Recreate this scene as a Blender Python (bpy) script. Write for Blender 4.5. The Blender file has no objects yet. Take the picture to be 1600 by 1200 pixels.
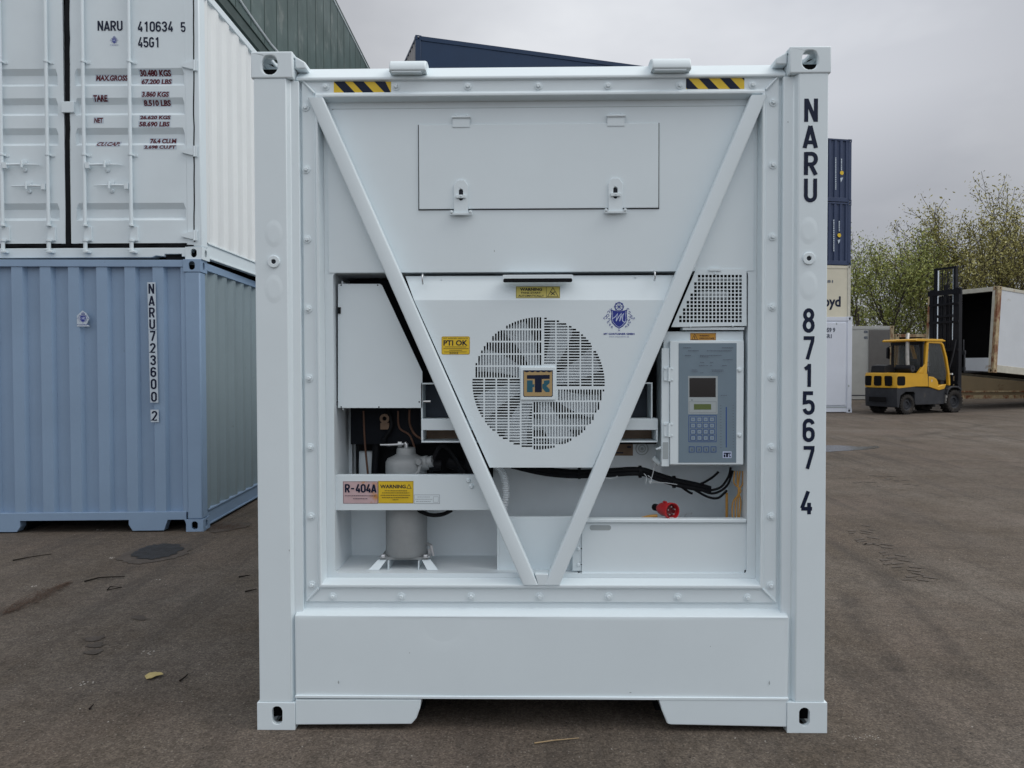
import bpy, bmesh, math, random
from mathutils import Vector, Matrix, Euler, noise
from mathutils.geometry import tessellate_polygon
R = math.radians
sc = bpy.context.scene
col = sc.collection
random.seed(7)

# ------------------------------------------------------------------ camera
CX, CY, CZ, YAW, PIT, ROL, FPX = -0.06319, -3.20908, 1.55827, -0.01698, 0.0218, -0.00246, 1181.5
fw = Vector((math.sin(YAW)*math.cos(PIT), math.cos(YAW)*math.cos(PIT), -math.sin(PIT)))
r0 = Vector((math.cos(YAW), -math.sin(YAW), 0)); u0 = r0.cross(fw)
rt = r0*math.cos(ROL)+u0*math.sin(ROL); up = -r0*math.sin(ROL)+u0*math.cos(ROL)
CAM = Vector((CX, CY, CZ))
cd = bpy.data.cameras.new('camera'); cam = bpy.data.objects.new('camera', cd); col.objects.link(cam)
cam.matrix_world = Matrix(((rt.x, up.x, -fw.x, CX), (rt.y, up.y, -fw.y, CY), (rt.z, up.z, -fw.z, CZ), (0, 0, 0, 1)))
cd.sensor_width = 36; cd.lens = FPX/1600*36; cd.clip_start = 0.05; cd.clip_end = 3000
sc.camera = cam

# ------------------------------------------------------------------ light
sc.view_settings.view_transform = 'Standard'; sc.view_settings.look = 'None'
sc.view_settings.gamma = 1; sc.view_settings.exposure = 0.0
SUN_EL, SUN_AZ = R(50), R(97)          # azimuth clockwise from +y
w = bpy.data.worlds.new('World'); sc.world = w; w.use_nodes = True
nt = w.node_tree; N = nt.nodes; N.clear()
def nd(tree, t, **kw):
    n = tree.nodes.new(t)
    for k, v in kw.items(): setattr(n, k, v)
    return n
out = nd(nt, 'ShaderNodeOutputWorld'); bg = nd(nt, 'ShaderNodeBackground'); bg.inputs['Strength'].default_value = 0.1
sky = nd(nt, 'ShaderNodeTexSky', sky_type='NISHITA', sun_disc=False, sun_elevation=SUN_EL, sun_rotation=SUN_AZ)
tc = nd(nt, 'ShaderNodeTexCoord'); sp = nd(nt, 'ShaderNodeSeparateXYZ')
nt.links.new(tc.outputs['Generated'], sp.inputs[0])
mp = nd(nt, 'ShaderNodeMapping'); mp.inputs['Scale'].default_value = (1.3, 1.0, 2.6)
mp.inputs['Location'].default_value = (0.35, 0.2, 0.15)
nt.links.new(tc.outputs['Generated'], mp.inputs[0])
nz = nd(nt, 'ShaderNodeTexNoise'); nz.inputs['Scale'].default_value = 1.7; nz.inputs['Detail'].default_value = 5; nz.inputs['Roughness'].default_value = 0.5
nt.links.new(mp.outputs[0], nz.inputs['Vector'])
cr = nd(nt, 'ShaderNodeValToRGB'); nt.links.new(nz.outputs['Fac'], cr.inputs[0])
cr.color_ramp.elements[0].position = 0.36; cr.color_ramp.elements[0].color = (0.83, 0.838, 0.862, 1)
cr.color_ramp.elements[1].position = 0.62; cr.color_ramp.elements[1].color = (1.13, 1.13, 1.125, 1)
gr = nd(nt, 'ShaderNodeValToRGB'); nt.links.new(sp.outputs['Z'], gr.inputs[0])
e = gr.color_ramp.elements
e[0].position = 0.0; e[0].color = (0.43, 0.44, 0.48, 1)
e[1].position = 1.0; e[1].color = (1.0, 1.0, 1.0, 1)
for p_, c_ in ((0.13, (0.42, 0.43, 0.455)), (0.20, (0.45, 0.46, 0.485)), (0.31, (0.60, 0.61, 0.635)), (0.46, (0.57, 0.585, 0.615))):
    k = e.new(p_); k.color = (*c_, 1)
# darker bank of cloud low on the right, brighter sky over the middle
xr = nd(nt, 'ShaderNodeMapRange'); nt.links.new(sp.outputs['X'], xr.inputs[0])
xr.inputs[1].default_value = -0.3; xr.inputs[2].default_value = 0.5; xr.inputs[3].default_value = 0.93; xr.inputs[4].default_value = 1.06
m1 = nd(nt, 'ShaderNodeVectorMath', operation='MULTIPLY'); nt.links.new(gr.outputs[0], m1.inputs[0]); nt.links.new(cr.outputs[0], m1.inputs[1])
m2 = nd(nt, 'ShaderNodeVectorMath', operation='SCALE'); nt.links.new(m1.outputs[0], m2.inputs[0]); nt.links.new(xr.outputs[0], m2.inputs['Scale'])
# brighter break in the cloud over the middle of the view
bd = ray_dir = (rt*((1080-800)/FPX)+up*((600-20)/FPX)+fw).normalized()
dn = nd(nt, 'ShaderNodeVectorMath', operation='DOT_PRODUCT'); nt.links.new(tc.outputs['Generated'], dn.inputs[0]); dn.inputs[1].default_value = bd
br = nd(nt, 'ShaderNodeMapRange', interpolation_type='SMOOTHSTEP'); nt.links.new(dn.outputs['Value'], br.inputs[0])
for i_, v_ in enumerate((0.92, 1.0, 0.98, 1.27)): br.inputs[i_+1].default_value = v_
m2b = nd(nt, 'ShaderNodeVectorMath', operation='SCALE'); nt.links.new(m2.outputs[0], m2b.inputs[0]); nt.links.new(br.outputs[0], m2b.inputs['Scale']); m2 = m2b
# brightness of the overcast away from the view (thin cloud behind and above the camera)
bk = nd(nt, 'ShaderNodeMapRange'); nt.links.new(sp.outputs['Y'], bk.inputs[0])
bk.inputs[1].default_value = 0.55; bk.inputs[2].default_value = -0.6; bk.inputs[3].default_value = 10.0; bk.inputs[4].default_value = 15.0
m3 = nd(nt, 'ShaderNodeVectorMath', operation='SCALE'); nt.links.new(m2.outputs[0], m3.inputs[0]); nt.links.new(bk.outputs[0], m3.inputs['Scale'])
mx = nd(nt, 'ShaderNodeMix', data_type='RGBA'); mx.inputs[0].default_value = 0.95
nt.links.new(sky.outputs[0], mx.inputs[6]); nt.links.new(m3.outputs[0], mx.inputs[7])
nt.links.new(mx.outputs[2], bg.inputs[0]); nt.links.new(bg.outputs[0], out.inputs[0])
sl = bpy.data.lights.new('sun', 'SUN'); sl.energy = 1.35; sl.angle = R(35); sl.color = (1.0, 0.96, 0.9)
so = bpy.data.objects.new('sun', sl); col.objects.link(so)
sd = Vector((math.sin(SUN_AZ)*math.cos(SUN_EL), math.cos(SUN_AZ)*math.cos(SUN_EL), math.sin(SUN_EL)))
so.rotation_euler = sd.to_track_quat('Z', 'Y').to_euler(); so.location = (0, 0, 30)

# ------------------------------------------------------------------ helpers
def ray(px, py):
    return (fw + rt*((px-800)/FPX) + up*((600-py)/FPX))
def P(px, py, y=0.0, M=None):
    """photo pixel -> (x,z) on the plane local y = y of frame M"""
    o, d = CAM.copy(), ray(px, py)
    if M is not None:
        I = M.inverted(); o = I @ o; d = I.to_3x3() @ d
    t = (y-o.y)/d.y; p = o+d*t
    return (p.x, p.z)
def PX(px, py=530, y=0.0, M=None): return P(px, py, y, M)[0]
def PZ(py, px=845, y=0.0, M=None): return P(px, py, y, M)[1]
def gz(x, y):
    s = min(max((x-2)/4, 0), 1); s = s*s*(3-2*s)
    d = min(max(y-6, 0), 34)
    return s*0.0125*d
def ground_at(px, Z, zoff=0):
    """a point Z metres ahead of the camera at photo column px, on the ground"""
    f2 = Vector((math.sin(YAW), math.cos(YAW), 0)); 
    p = CAM + f2*Z + r0*((px-800)/FPX*Z)
    return Vector((p.x, p.y, gz(p.x, p.y)+zoff))

class MB:
    def __init__(s): s.v = []; s.f = []
    def add(s, vs, fs):
        n = len(s.v); s.v += [tuple(v) for v in vs]; s.f += [tuple(i+n for i in f) for f in fs]; return s
    def box(s, x0, x1, y0, y1, z0, z1, M=None):
        x0, x1 = sorted((x0, x1)); y0, y1 = sorted((y0, y1)); z0, z1 = sorted((z0, z1))
        vs = [Vector(v) for v in ((x0,y0,z0),(x1,y0,z0),(x1,y1,z0),(x0,y1,z0),(x0,y0,z1),(x1,y0,z1),(x1,y1,z1),(x0,y1,z1))]
        if M is not None: vs = [M @ v for v in vs]
        return s.add(vs, [(0,3,2,1),(4,5,6,7),(0,1,5,4),(1,2,6,5),(2,3,7,6),(3,0,4,7)])
    def prism(s, pts, y0, y1, holes=(), axis='y', pts2=None):
        """polygon (a,b) extruded along axis: y -> (a,y,b); x -> (x,a,b); z -> (a,b,z)"""
        loops = [list(pts)]+[list(h) for h in holes]
        def mk(a, b, t):
            return (a, t, b) if axis == 'y' else (t, a, b) if axis == 'x' else (a, b, t)
        fl = [p for l in loops for p in l]; n = len(fl)
        tris = tessellate_polygon([[Vector((p[0], p[1], 0)) for p in l] for l in loops]) if (len(loops) > 1 or len(pts) > 4) else ([(0,1,2,3)] if len(pts) == 4 else [(0,1,2)])
        vs = [mk(a, b, y0) for a, b in fl]+[mk(a, b, y1) for a, b in fl]
        fs = [tuple(t) for t in tris]+[tuple(i+n for i in reversed(t)) for t in tris]
        k = 0
        for l in loops:
            m = len(l)
            for i in range(m): fs.append((k+i, k+(i+1) % m, k+n+(i+1) % m, k+n+i))
            k += m
        return s.add(vs, fs)
    def tube(s, pts, r, n=10, caps=True):
        pts = [Vector(p) for p in pts]
        rs = r if isinstance(r, (list, tuple)) else [r]*len(pts)
        base = len(s.v); prev = None
        for i, p in enumerate(pts):
            d = (pts[min(i+1, len(pts)-1)]-pts[max(i-1, 0)])
            if d.length < 1e-9: d = Vector((0, 0, 1))
            d.normalize()
            if prev is None:
                a = Vector((0, 0, 1)) if abs(d.z) < 0.9 else Vector((1, 0, 0)); u = d.cross(a).normalized()
            else:
                u = (prev-d*prev.dot(d)); u = u.normalized() if u.length > 1e-6 else d.orthogonal().normalized()
            prev = u; v = d.cross(u)
            for k in range(n):
                t = 2*math.pi*k/n; s.v.append(tuple(p+(u*math.cos(t)+v*math.sin(t))*rs[i]))
        for i in range(len(pts)-1):
            for k in range(n):
                a = base+i*n+k; b = base+i*n+(k+1) % n; s.f.append((a, b, b+n, a+n))
        if caps:
            s.f.append(tuple(base+k for k in reversed(range(n)))); s.f.append(tuple(base+(len(pts)-1)*n+k for k in range(n)))
        return s
    def ring(s, c, axis, r0_, r1_, d0, d1, n=24):
        """annulus extruded along axis from d0 to d1"""
        ax = Vector(axis).normalized(); u = ax.orthogonal().normalized(); v = ax.cross(u); c = Vector(c)
        b = len(s.v)
        for rr, dd in ((r0_, d0), (r1_, d0), (r1_, d1), (r0_, d1)):
            for k in range(n):
                t = 2*math.pi*k/n; s.v.append(tuple(c+ax*dd+(u*math.cos(t)+v*math.sin(t))*rr))
        for q in range(4):
            for k in range(n):
                a = b+q*n+k; a2 = b+q*n+(k+1) % n; c2 = b+((q+1) % 4)*n+(k+1) % n; c1 = b+((q+1) % 4)*n+k
                s.f.append((a, a2, c2, c1))
        return s
    def lathe(s, prof, c, axis=(0, 0, 1), n=28):
        ax = Vector(axis).normalized(); u = ax.orthogonal().normalized(); v = ax.cross(u); c = Vector(c); b = len(s.v)
        for rr, dd in prof:
            for k in range(n):
                t = 2*math.pi*k/n; s.v.append(tuple(c+ax*dd+(u*math.cos(t)+v*math.sin(t))*max(rr, 1e-4)))
        for i in range(len(prof)-1):
            for k in range(n):
                a = b+i*n+k; a2 = b+i*n+(k+1) % n; s.f.append((a, a2, a2+n, a+n))
        return s
    def corr(s, u0_, u1_, z0, z1, y, pitch, depth, axis='x', sgn=1, fr=(0.40, 0.08), off=0.0):
        """vertical corrugation: sheet from u0 to u1; outward plane at y, recess goes depth*sgn inwards"""
        prof = []; u = u0_-off
        a, sl_ = fr; b_ = 1-a-2*sl_
        while u < u1_:
            for du, d in ((0, 0), (a, 0), (a+sl_, depth), (a+sl_+b_, depth)):
                q = u+du*pitch
                if u0_ <= q <= u1_: prof.append((q, y+d*sgn))
            u += pitch
        prof = [(u0_, y)]+prof+[(u1_, y)]
        base = len(s.v)
        for q, d in prof:
            for z in (z0, z1): s.v.append((q, d, z) if axis == 'x' else (d, q, z))
        for i in range(len(prof)-1):
            k = base+2*i; s.f.append((k, k+2, k+3, k+1))
        return s
    def build(s, name, mat, parent=None, bevel=0.0, smooth=None, seg=2):
        me = bpy.data.meshes.new(name); me.from_pydata(s.v, [], s.f); me.update()
        bm = bmesh.new(); bm.from_mesh(me); bmesh.ops.recalc_face_normals(bm, faces=bm.faces); bm.to_mesh(me); bm.free()
        o = bpy.data.objects.new(name, me); col.objects.link(o)
        if mat: me.materials.append(mat)
        if smooth is not None or bevel:
            for p in me.polygons: p.use_smooth = True
            me.set_sharp_from_angle(angle=R(smooth if smooth else 30))
        if bevel:
            b = o.modifiers.new('bevel', 'BEVEL'); b.width = bevel; b.segments = seg; b.limit_method = 'ANGLE'; b.angle_limit = R(35); b.harden_normals = False
        if parent: o.parent = parent
        return o

def root(name, label, cat, loc=(0, 0, 0), rot=(0, 0, 0), group=None):
    o = bpy.data.objects.new(name, None); col.objects.link(o); o.location = loc; o.rotation_euler = rot
    o.empty_display_size = 0.2
    o['label'] = label; o['category'] = cat
    if group: o['group'] = group
    return o
def tag(o, label, cat, group=None):
    o['label'] = label; o['category'] = cat
    if group: o['group'] = group
    return o
def struct(o, kind='structure'): o['kind'] = kind; return o
def copy_child(o, parent, loc=None, rot=None):
    c = o.copy(); col.objects.link(c); c.parent = parent
    if loc is not None: c.location = loc
    if rot is not None: c.rotation_euler = rot
    for k in [x for x in bpy.data.objects if x.parent == o]: copy_child(k, c)
    return c
def band_plate(mb, quad_px, slots_px, mp_, y0, y1):
    """trapezoid plate (TL,TR,BR,BL px) with rectangular openings, cut into horizontal bands"""
    (tlx, ty), (trx, _), (brx, by), (blx, _) = quad_px
    lx = lambda v: tlx+(blx-tlx)*(v-ty)/(by-ty); rx = lambda v: trx+(brx-trx)*(v-ty)/(by-ty)
    ys = sorted(set([ty, by]+[round(q, 3) for s_ in slots_px for q in (s_[1], s_[3])]))
    ys = [q for q in ys if ty <= q <= by]
    for a, b in zip(ys[:-1], ys[1:]):
        m = (a+b)/2; iv = sorted((s_[0], s_[2]) for s_ in slots_px if s_[1]-1e-3 <= a and s_[3]+1e-3 >= b)
        cur = None; segs = []
        for x0, x1 in iv: segs.append((cur, x0)); cur = x1
        segs.append((cur, None))
        for p, q in segs:
            pa, pb = (lx(a), lx(b)) if p is None else (p, p); qa, qb = (rx(a), rx(b)) if q is None else (q, q)
            if (qa-pa)+(qb-pb) < .02: continue
            c = [mp_(pa, a), mp_(qa, a), mp_(qb, b), mp_(pb, b)]
            mb.add([(u, y0, v) for u, v in c]+[(u, y1, v) for u, v in c], [(0, 1, 2, 3), (7, 6, 5, 4)])
    for x0, a, x1, b in slots_px:
        c = [mp_(x0, a), mp_(x1, a), mp_(x1, b), mp_(x0, b)]
        mb.add([(u, y0, v) for u, v in c]+[(u, y1, v) for u, v in c], [(0, 1, 5, 4), (1, 2, 6, 5), (2, 3, 7, 6), (3, 0, 4, 7)])
def oval(cx, cz, w, h, n=16, k=None):
    """stadium outline"""
    r = min(w, h)/2; pts = []
    for i in range(n):
        t = 2*math.pi*(i+0.5)/n
        x = r*math.cos(t); z = r*math.sin(t)
        if h > w: z += (h/2-r)*(1 if z > 0 else -1)
        else: x += (w/2-r)*(1 if x > 0 else -1)
        pts.append((cx+x, cz+z))
    return pts
def rrect(x0, z0, x1, z1, r, n=4):
    pts = []
    for cx, cz, a in ((x1-r, z1-r, 0), (x0+r, z1-r, 90), (x0+r, z0+r, 180), (x1-r, z0+r, 270)):
        for i in range(n+1):
            t = R(a+90*i/n); pts.append((cx+r*math.cos(t), cz+r*math.sin(t)))
    return pts

# ------------------------------------------------------------------ materials
def mat(name, color, rough=0.5, metal=0.0, spec=0.5, var=0.0, vscale=3.0, bump=0.0, bscale=40, dirt=None, dscale=2.0, damt=0.5, streak=None, coat=0.0):
    m = bpy.data.materials.new(name); m.use_nodes = True; t = m.node_tree; b = t.nodes['Principled BSDF']
    b.inputs['Roughness'].default_value = rough; b.inputs['Metallic'].default_value = metal
    b.inputs['Specular IOR Level'].default_value = spec; b.inputs['Coat Weight'].default_value = coat
    L = t.links.new
    c = nd(t, 'ShaderNodeRGB'); c.outputs[0].default_value = (*color, 1); cur = c.outputs[0]
    co = nd(t, 'ShaderNodeTexCoord')
    if var:
        n = nd(t, 'ShaderNodeTexNoise'); n.inputs['Scale'].default_value = vscale; n.inputs['Detail'].default_value = 6; n.inputs['Roughness'].default_value = 0.6
        L(co.outputs['Object'], n.inputs['Vector'])
        mr = nd(t, 'ShaderNodeMapRange'); L(n.outputs['Fac'], mr.inputs[0]); mr.inputs[1].default_value = 0.3; mr.inputs[2].default_value = 0.7
        mr.inputs[3].default_value = 1-var; mr.inputs[4].default_value = 1+var*0.6
        s_ = nd(t, 'ShaderNodeVectorMath', operation='SCALE'); L(cur, s_.inputs[0]); L(mr.outputs[0], s_.inputs['Scale']); cur = s_.outputs[0]
        rr = nd(t, 'ShaderNodeMapRange'); L(n.outputs['Fac'], rr.inputs[0]); rr.inputs[1].default_value = 0.3; rr.inputs[2].default_value = 0.7
        rr.inputs[3].default_value = min(1, rough+0.08); rr.inputs[4].default_value = max(0.05, rough-0.06); L(rr.outputs[0], b.inputs['Roughness'])
    if dirt:
        n2 = nd(t, 'ShaderNodeTexNoise'); n2.inputs['Scale'].default_value = dscale; n2.inputs['Detail'].default_value = 10; n2.inputs['Roughness'].default_value = 0.72
        mpp = nd(t, 'ShaderNodeMapping'); mpp.inputs['Scale'].default_value = streak or (1, 1, 1)
        L(co.outputs['Object'], mpp.inputs[0]); L(mpp.outputs[0], n2.inputs['Vector'])
        r2 = nd(t, 'ShaderNodeMapRange'); L(n2.outputs['Fac'], r2.inputs[0]); lo = 0.75-0.4*damt
        r2.inputs[1].default_value = lo; r2.inputs[2].default_value = lo+0.12
        mm = nd(t, 'ShaderNodeMix', data_type='RGBA'); L(r2.outputs[0], mm.inputs[0]); L(cur, mm.inputs[6]); mm.inputs[7].default_value = (*dirt, 1); cur = mm.outputs[2]
    L(cur, b.inputs['Base Color'])
    if bump:
        n3 = nd(t, 'ShaderNodeTexNoise'); n3.inputs['Scale'].default_value = bscale; n3.inputs['Detail'].default_value = 3
        L(co.outputs['Object'], n3.inputs['Vector'])
        bp = nd(t, 'ShaderNodeBump'); bp.inputs['Strength'].default_value = 1.0; bp.inputs['Distance'].default_value = bump
        L(n3.outputs['Fac'], bp.inputs['Height']); L(bp.outputs[0], b.inputs['Normal'])
    return m
PAINT = (0.71, 0.80, 0.845)
M = {}
M['white'] = mat('reefer_white_paint', PAINT, 0.42, var=0.035, vscale=1.6, bump=0.0016, bscale=3.0, dirt=(0.50, 0.52, 0.50), dscale=7, damt=0.13)
M['white_post'] = mat('post_white_paint', (0.71, 0.80, 0.845), 0.42, var=0.03, vscale=2, bump=0.0012, bscale=6, dirt=(0.46, 0.46, 0.43), dscale=9, damt=0.16)
M['white_in'] = mat('cavity_white_paint', (0.68, 0.75, 0.79), 0.5, var=0.06, vscale=4, dirt=(0.3, 0.29, 0.27), dscale=6, damt=0.22)
M['seam'] = mat('dark_seam', (0.03, 0.035, 0.045), 0.7, spec=0.20)
M['black'] = mat('black_rubber', (0.007, 0.008, 0.010), 0.6, var=0.2, vscale=10, spec=0.12)
M['blackgloss'] = mat('black_plastic', (0.015, 0.016, 0.02), 0.3)
M['coil'] = mat('dark_condenser_fins', (0.007, 0.009, 0.013), 0.6, var=0.3, vscale=8, spec=0.10)
M['navyin'] = mat('dark_blue_grey_sheet', (0.05, 0.065, 0.09), 0.45, var=0.2, vscale=5, spec=0.25)
M['alu'] = mat('dull_silver_casting', (0.27, 0.29, 0.30), 0.5, metal=0.15, var=0.12, vscale=9, bump=0.0008, bscale=60, dirt=(0.2, 0.19, 0.18), dscale=10, damt=0.3)
M['steel'] = mat('bright_steel', (0.62, 0.64, 0.66), 0.3, metal=0.8, var=0.1)
M['fan'] = mat('grey_fan_blade', (0.64, 0.69, 0.73), 0.45, var=0.08)
M['ink'] = mat('navy_black_vinyl', (0.008, 0.014, 0.038), 0.4, spec=0.20)
M['yellow'] = mat('yellow_vinyl', (0.72, 0.50, 0.02), 0.45, var=0.05, vscale=30)
M['paleyellow'] = mat('pale_yellow_label', (0.60, 0.52, 0.13), 0.45, var=0.08, vscale=30)
M['orange'] = mat('orange_label', (0.55, 0.27, 0.03), 0.45, var=0.1, vscale=40)
M['pink'] = mat('faded_pink_label', (0.55, 0.40, 0.42), 0.45, var=0.1, vscale=20, dirt=(0.52, 0.24, 0.07), dscale=14, damt=0.55)
M['blue'] = mat('royal_blue_vinyl', (0.006, 0.022, 0.25), 0.4)
M['paleblue'] = mat('pale_blue_vinyl', (0.50, 0.58, 0.78), 0.4)
M['red'] = mat('red_plug_plastic', (0.50, 0.015, 0.02), 0.35)
M['darkred'] = mat('dark_red_plastic', (0.12, 0.006, 0.01), 0.4)
M['tan'] = mat('tan_badge', (0.42, 0.30, 0.14), 0.4)
M['teal'] = mat('teal_badge', (0.01, 0.10, 0.15), 0.4)
M['panelgrey'] = mat('control_panel_grey', (0.17, 0.235, 0.29), 0.35, var=0.04, vscale=12)
M['panelblue'] = mat('control_panel_blue', (0.010, 0.065, 0.26), 0.4)
M['keyface'] = mat('key_pale_grey', (0.235, 0.31, 0.38), 0.4)
M['bezel'] = mat('display_bezel', (0.36, 0.41, 0.43), 0.4)
M['screen'] = mat('dark_display', (0.02, 0.018, 0.018), 0.15)
M['lcd'] = mat('green_lcd', (0.11, 0.15, 0.05), 0.2)
M['cord'] = mat('yellow_cord', (0.45, 0.24, 0.05), 0.5)
M['brownlabel'] = mat('aged_brown_label', (0.16, 0.10, 0.06), 0.5, var=0.2, vscale=20)
M['conduit'] = mat('pale_conduit', (0.62, 0.67, 0.70), 0.45)
M['micro'] = mat('faint_print', (0.09, 0.11, 0.15), 0.5)
M['stack_white'] = mat('stack_white_paint', (0.69, 0.775, 0.82), 0.45, var=0.05, vscale=1.5, bump=0.003, bscale=2.2, dirt=(0.42, 0.41, 0.36), dscale=5, damt=0.17)
M['side_white'] = mat('stack_white_side_lit', (0.72, 0.755, 0.765), 0.45, var=0.05, vscale=1.2, bump=0.006, bscale=1.5, dirt=(0.45, 0.43, 0.38), dscale=5, damt=0.18)  # copy of the front's white, warmer light on the side put into the colour
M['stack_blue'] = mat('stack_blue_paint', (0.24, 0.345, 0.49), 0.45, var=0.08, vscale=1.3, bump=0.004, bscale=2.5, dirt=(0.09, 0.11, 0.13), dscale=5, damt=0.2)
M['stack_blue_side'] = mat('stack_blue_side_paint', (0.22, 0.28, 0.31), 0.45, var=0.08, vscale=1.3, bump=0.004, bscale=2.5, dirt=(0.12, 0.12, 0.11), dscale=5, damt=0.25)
M['green'] = mat('weathered_green_paint', (0.060, 0.100, 0.095), 0.5, var=0.2, vscale=2, dirt=(0.17, 0.20, 0.19), dscale=3, damt=0.5, streak=(3, 1, 0.5))
M['green_dark'] = mat('dark_green_paint', (0.03, 0.055, 0.05), 0.5, var=0.2)
M['navy'] = mat('navy_container_paint', (0.035, 0.055, 0.115), 0.45, var=0.1, vscale=1.5, bump=0.004, bscale=2, spec=0.35)
M['navy2'] = mat('bright_navy_container_paint', (0.010, 0.034, 0.085), 0.45, var=0.08, vscale=1.5, spec=0.30)
M['navy_grey'] = mat('grey_door_paint', (0.26, 0.26, 0.27), 0.5, var=0.1)
M['cream'] = mat('cream_reefer_paint', (0.60, 0.57, 0.46), 0.5, var=0.06, vscale=2, dirt=(0.33, 0.17, 0.07), dscale=2.5, damt=0.28)
M['far_white'] = mat('cool_white_reefer_paint', (0.66, 0.71, 0.80), 0.45, var=0.04, vscale=2, dirt=(0.45, 0.47, 0.50), dscale=4, damt=0.2)
M['greywhite'] = mat('grey_white_reefer_paint', (0.44, 0.45, 0.43), 0.5, var=0.08, vscale=2, dirt=(0.22, 0.18, 0.13), dscale=3, damt=0.25)
M['greypanel'] = mat('grey_panel', (0.13, 0.125, 0.12), 0.6, var=0.1)
M['rust'] = mat('rusted_cream_frame', (0.52, 0.51, 0.44), 0.7, var=0.15, vscale=4, dirt=(0.26, 0.12, 0.05), dscale=3, damt=0.45)
M['rustpost'] = mat('rusted_orange_post', (0.44, 0.36, 0.22), 0.7, var=0.25, vscale=3, dirt=(0.17, 0.055, 0.02), dscale=3, damt=0.70, streak=(1, 1, 0.5))
M['old_white'] = mat('stained_white_reefer_paint', (0.58, 0.62, 0.66), 0.5, var=0.06, vscale=1.5, dirt=(0.36, 0.33, 0.27), dscale=1.6, damt=0.35)
M['beige'] = mat('dirty_beige_paint', (0.22, 0.17, 0.10), 0.6, var=0.12, vscale=1.2, dirt=(0.13, 0.07, 0.035), dscale=1.5, damt=0.4)
M['interior'] = mat('painted_shade_black', (0.012, 0.012, 0.013), 0.8, spec=0.05)  # black colour standing in for shade inside openings and hollows
M['fl_yellow'] = mat('forklift_yellow_paint', (0.62, 0.34, 0.015), 0.4, var=0.08, vscale=4, dirt=(0.30, 0.17, 0.03), dscale=6, damt=0.25)
M['fl_dark'] = mat('forklift_grey_steel', (0.035, 0.038, 0.045), 0.5, var=0.2, vscale=5, dirt=(0.08, 0.07, 0.06), dscale=5, damt=0.35, spec=0.25)
M['fl_black'] = mat('forklift_black_steel', (0.012, 0.013, 0.017), 0.45, var=0.2, vscale=5, spec=0.20)
M['tyre'] = mat('dusty_tyre_rubber', (0.028, 0.026, 0.025), 0.85, var=0.3, vscale=8, dirt=(0.07, 0.06, 0.05), dscale=5, damt=0.45, spec=0.20)
M['glass'] = mat('tinted_cab_glass', (0.08, 0.09, 0.09), 0.1)
gl = M['glass'].node_tree.nodes['Principled BSDF']; gl.inputs['Transmission Weight'].default_value = 0.0; gl.inputs['Alpha'].default_value = 0.35
M['exhaust'] = mat('heat_greyed_exhaust', (0.42, 0.41, 0.39), 0.45, metal=0.4, var=0.2, vscale=10)
M['chrome'] = mat('polished_ram', (0.75, 0.8, 0.85), 0.15, metal=0.9)
M['bark'] = mat('tree_bark', (0.060, 0.050, 0.040), 0.9, var=0.3, vscale=4)
def leafmat(name, c1, c2):
    m = mat(name, c1, 0.6); t = m.node_tree; b = t.nodes['Principled BSDF']
    g = nd(t, 'ShaderNodeNewGeometry'); mm = nd(t, 'ShaderNodeMix', data_type='RGBA')
    t.links.new(g.outputs['Random Per Island'], mm.inputs[0]); mm.inputs[6].default_value = (*c1, 1); mm.inputs[7].default_value = (*c2, 1)
    t.links.new(mm.outputs[2], b.inputs['Base Color'])
    return m
M['leaf_a'] = leafmat('spring_leaf_green', (0.17, 0.22, 0.05), (0.36, 0.38, 0.10))
M['leaf_b'] = leafmat('spring_leaf_olive', (0.23, 0.22, 0.06), (0.40, 0.37, 0.13))

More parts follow.
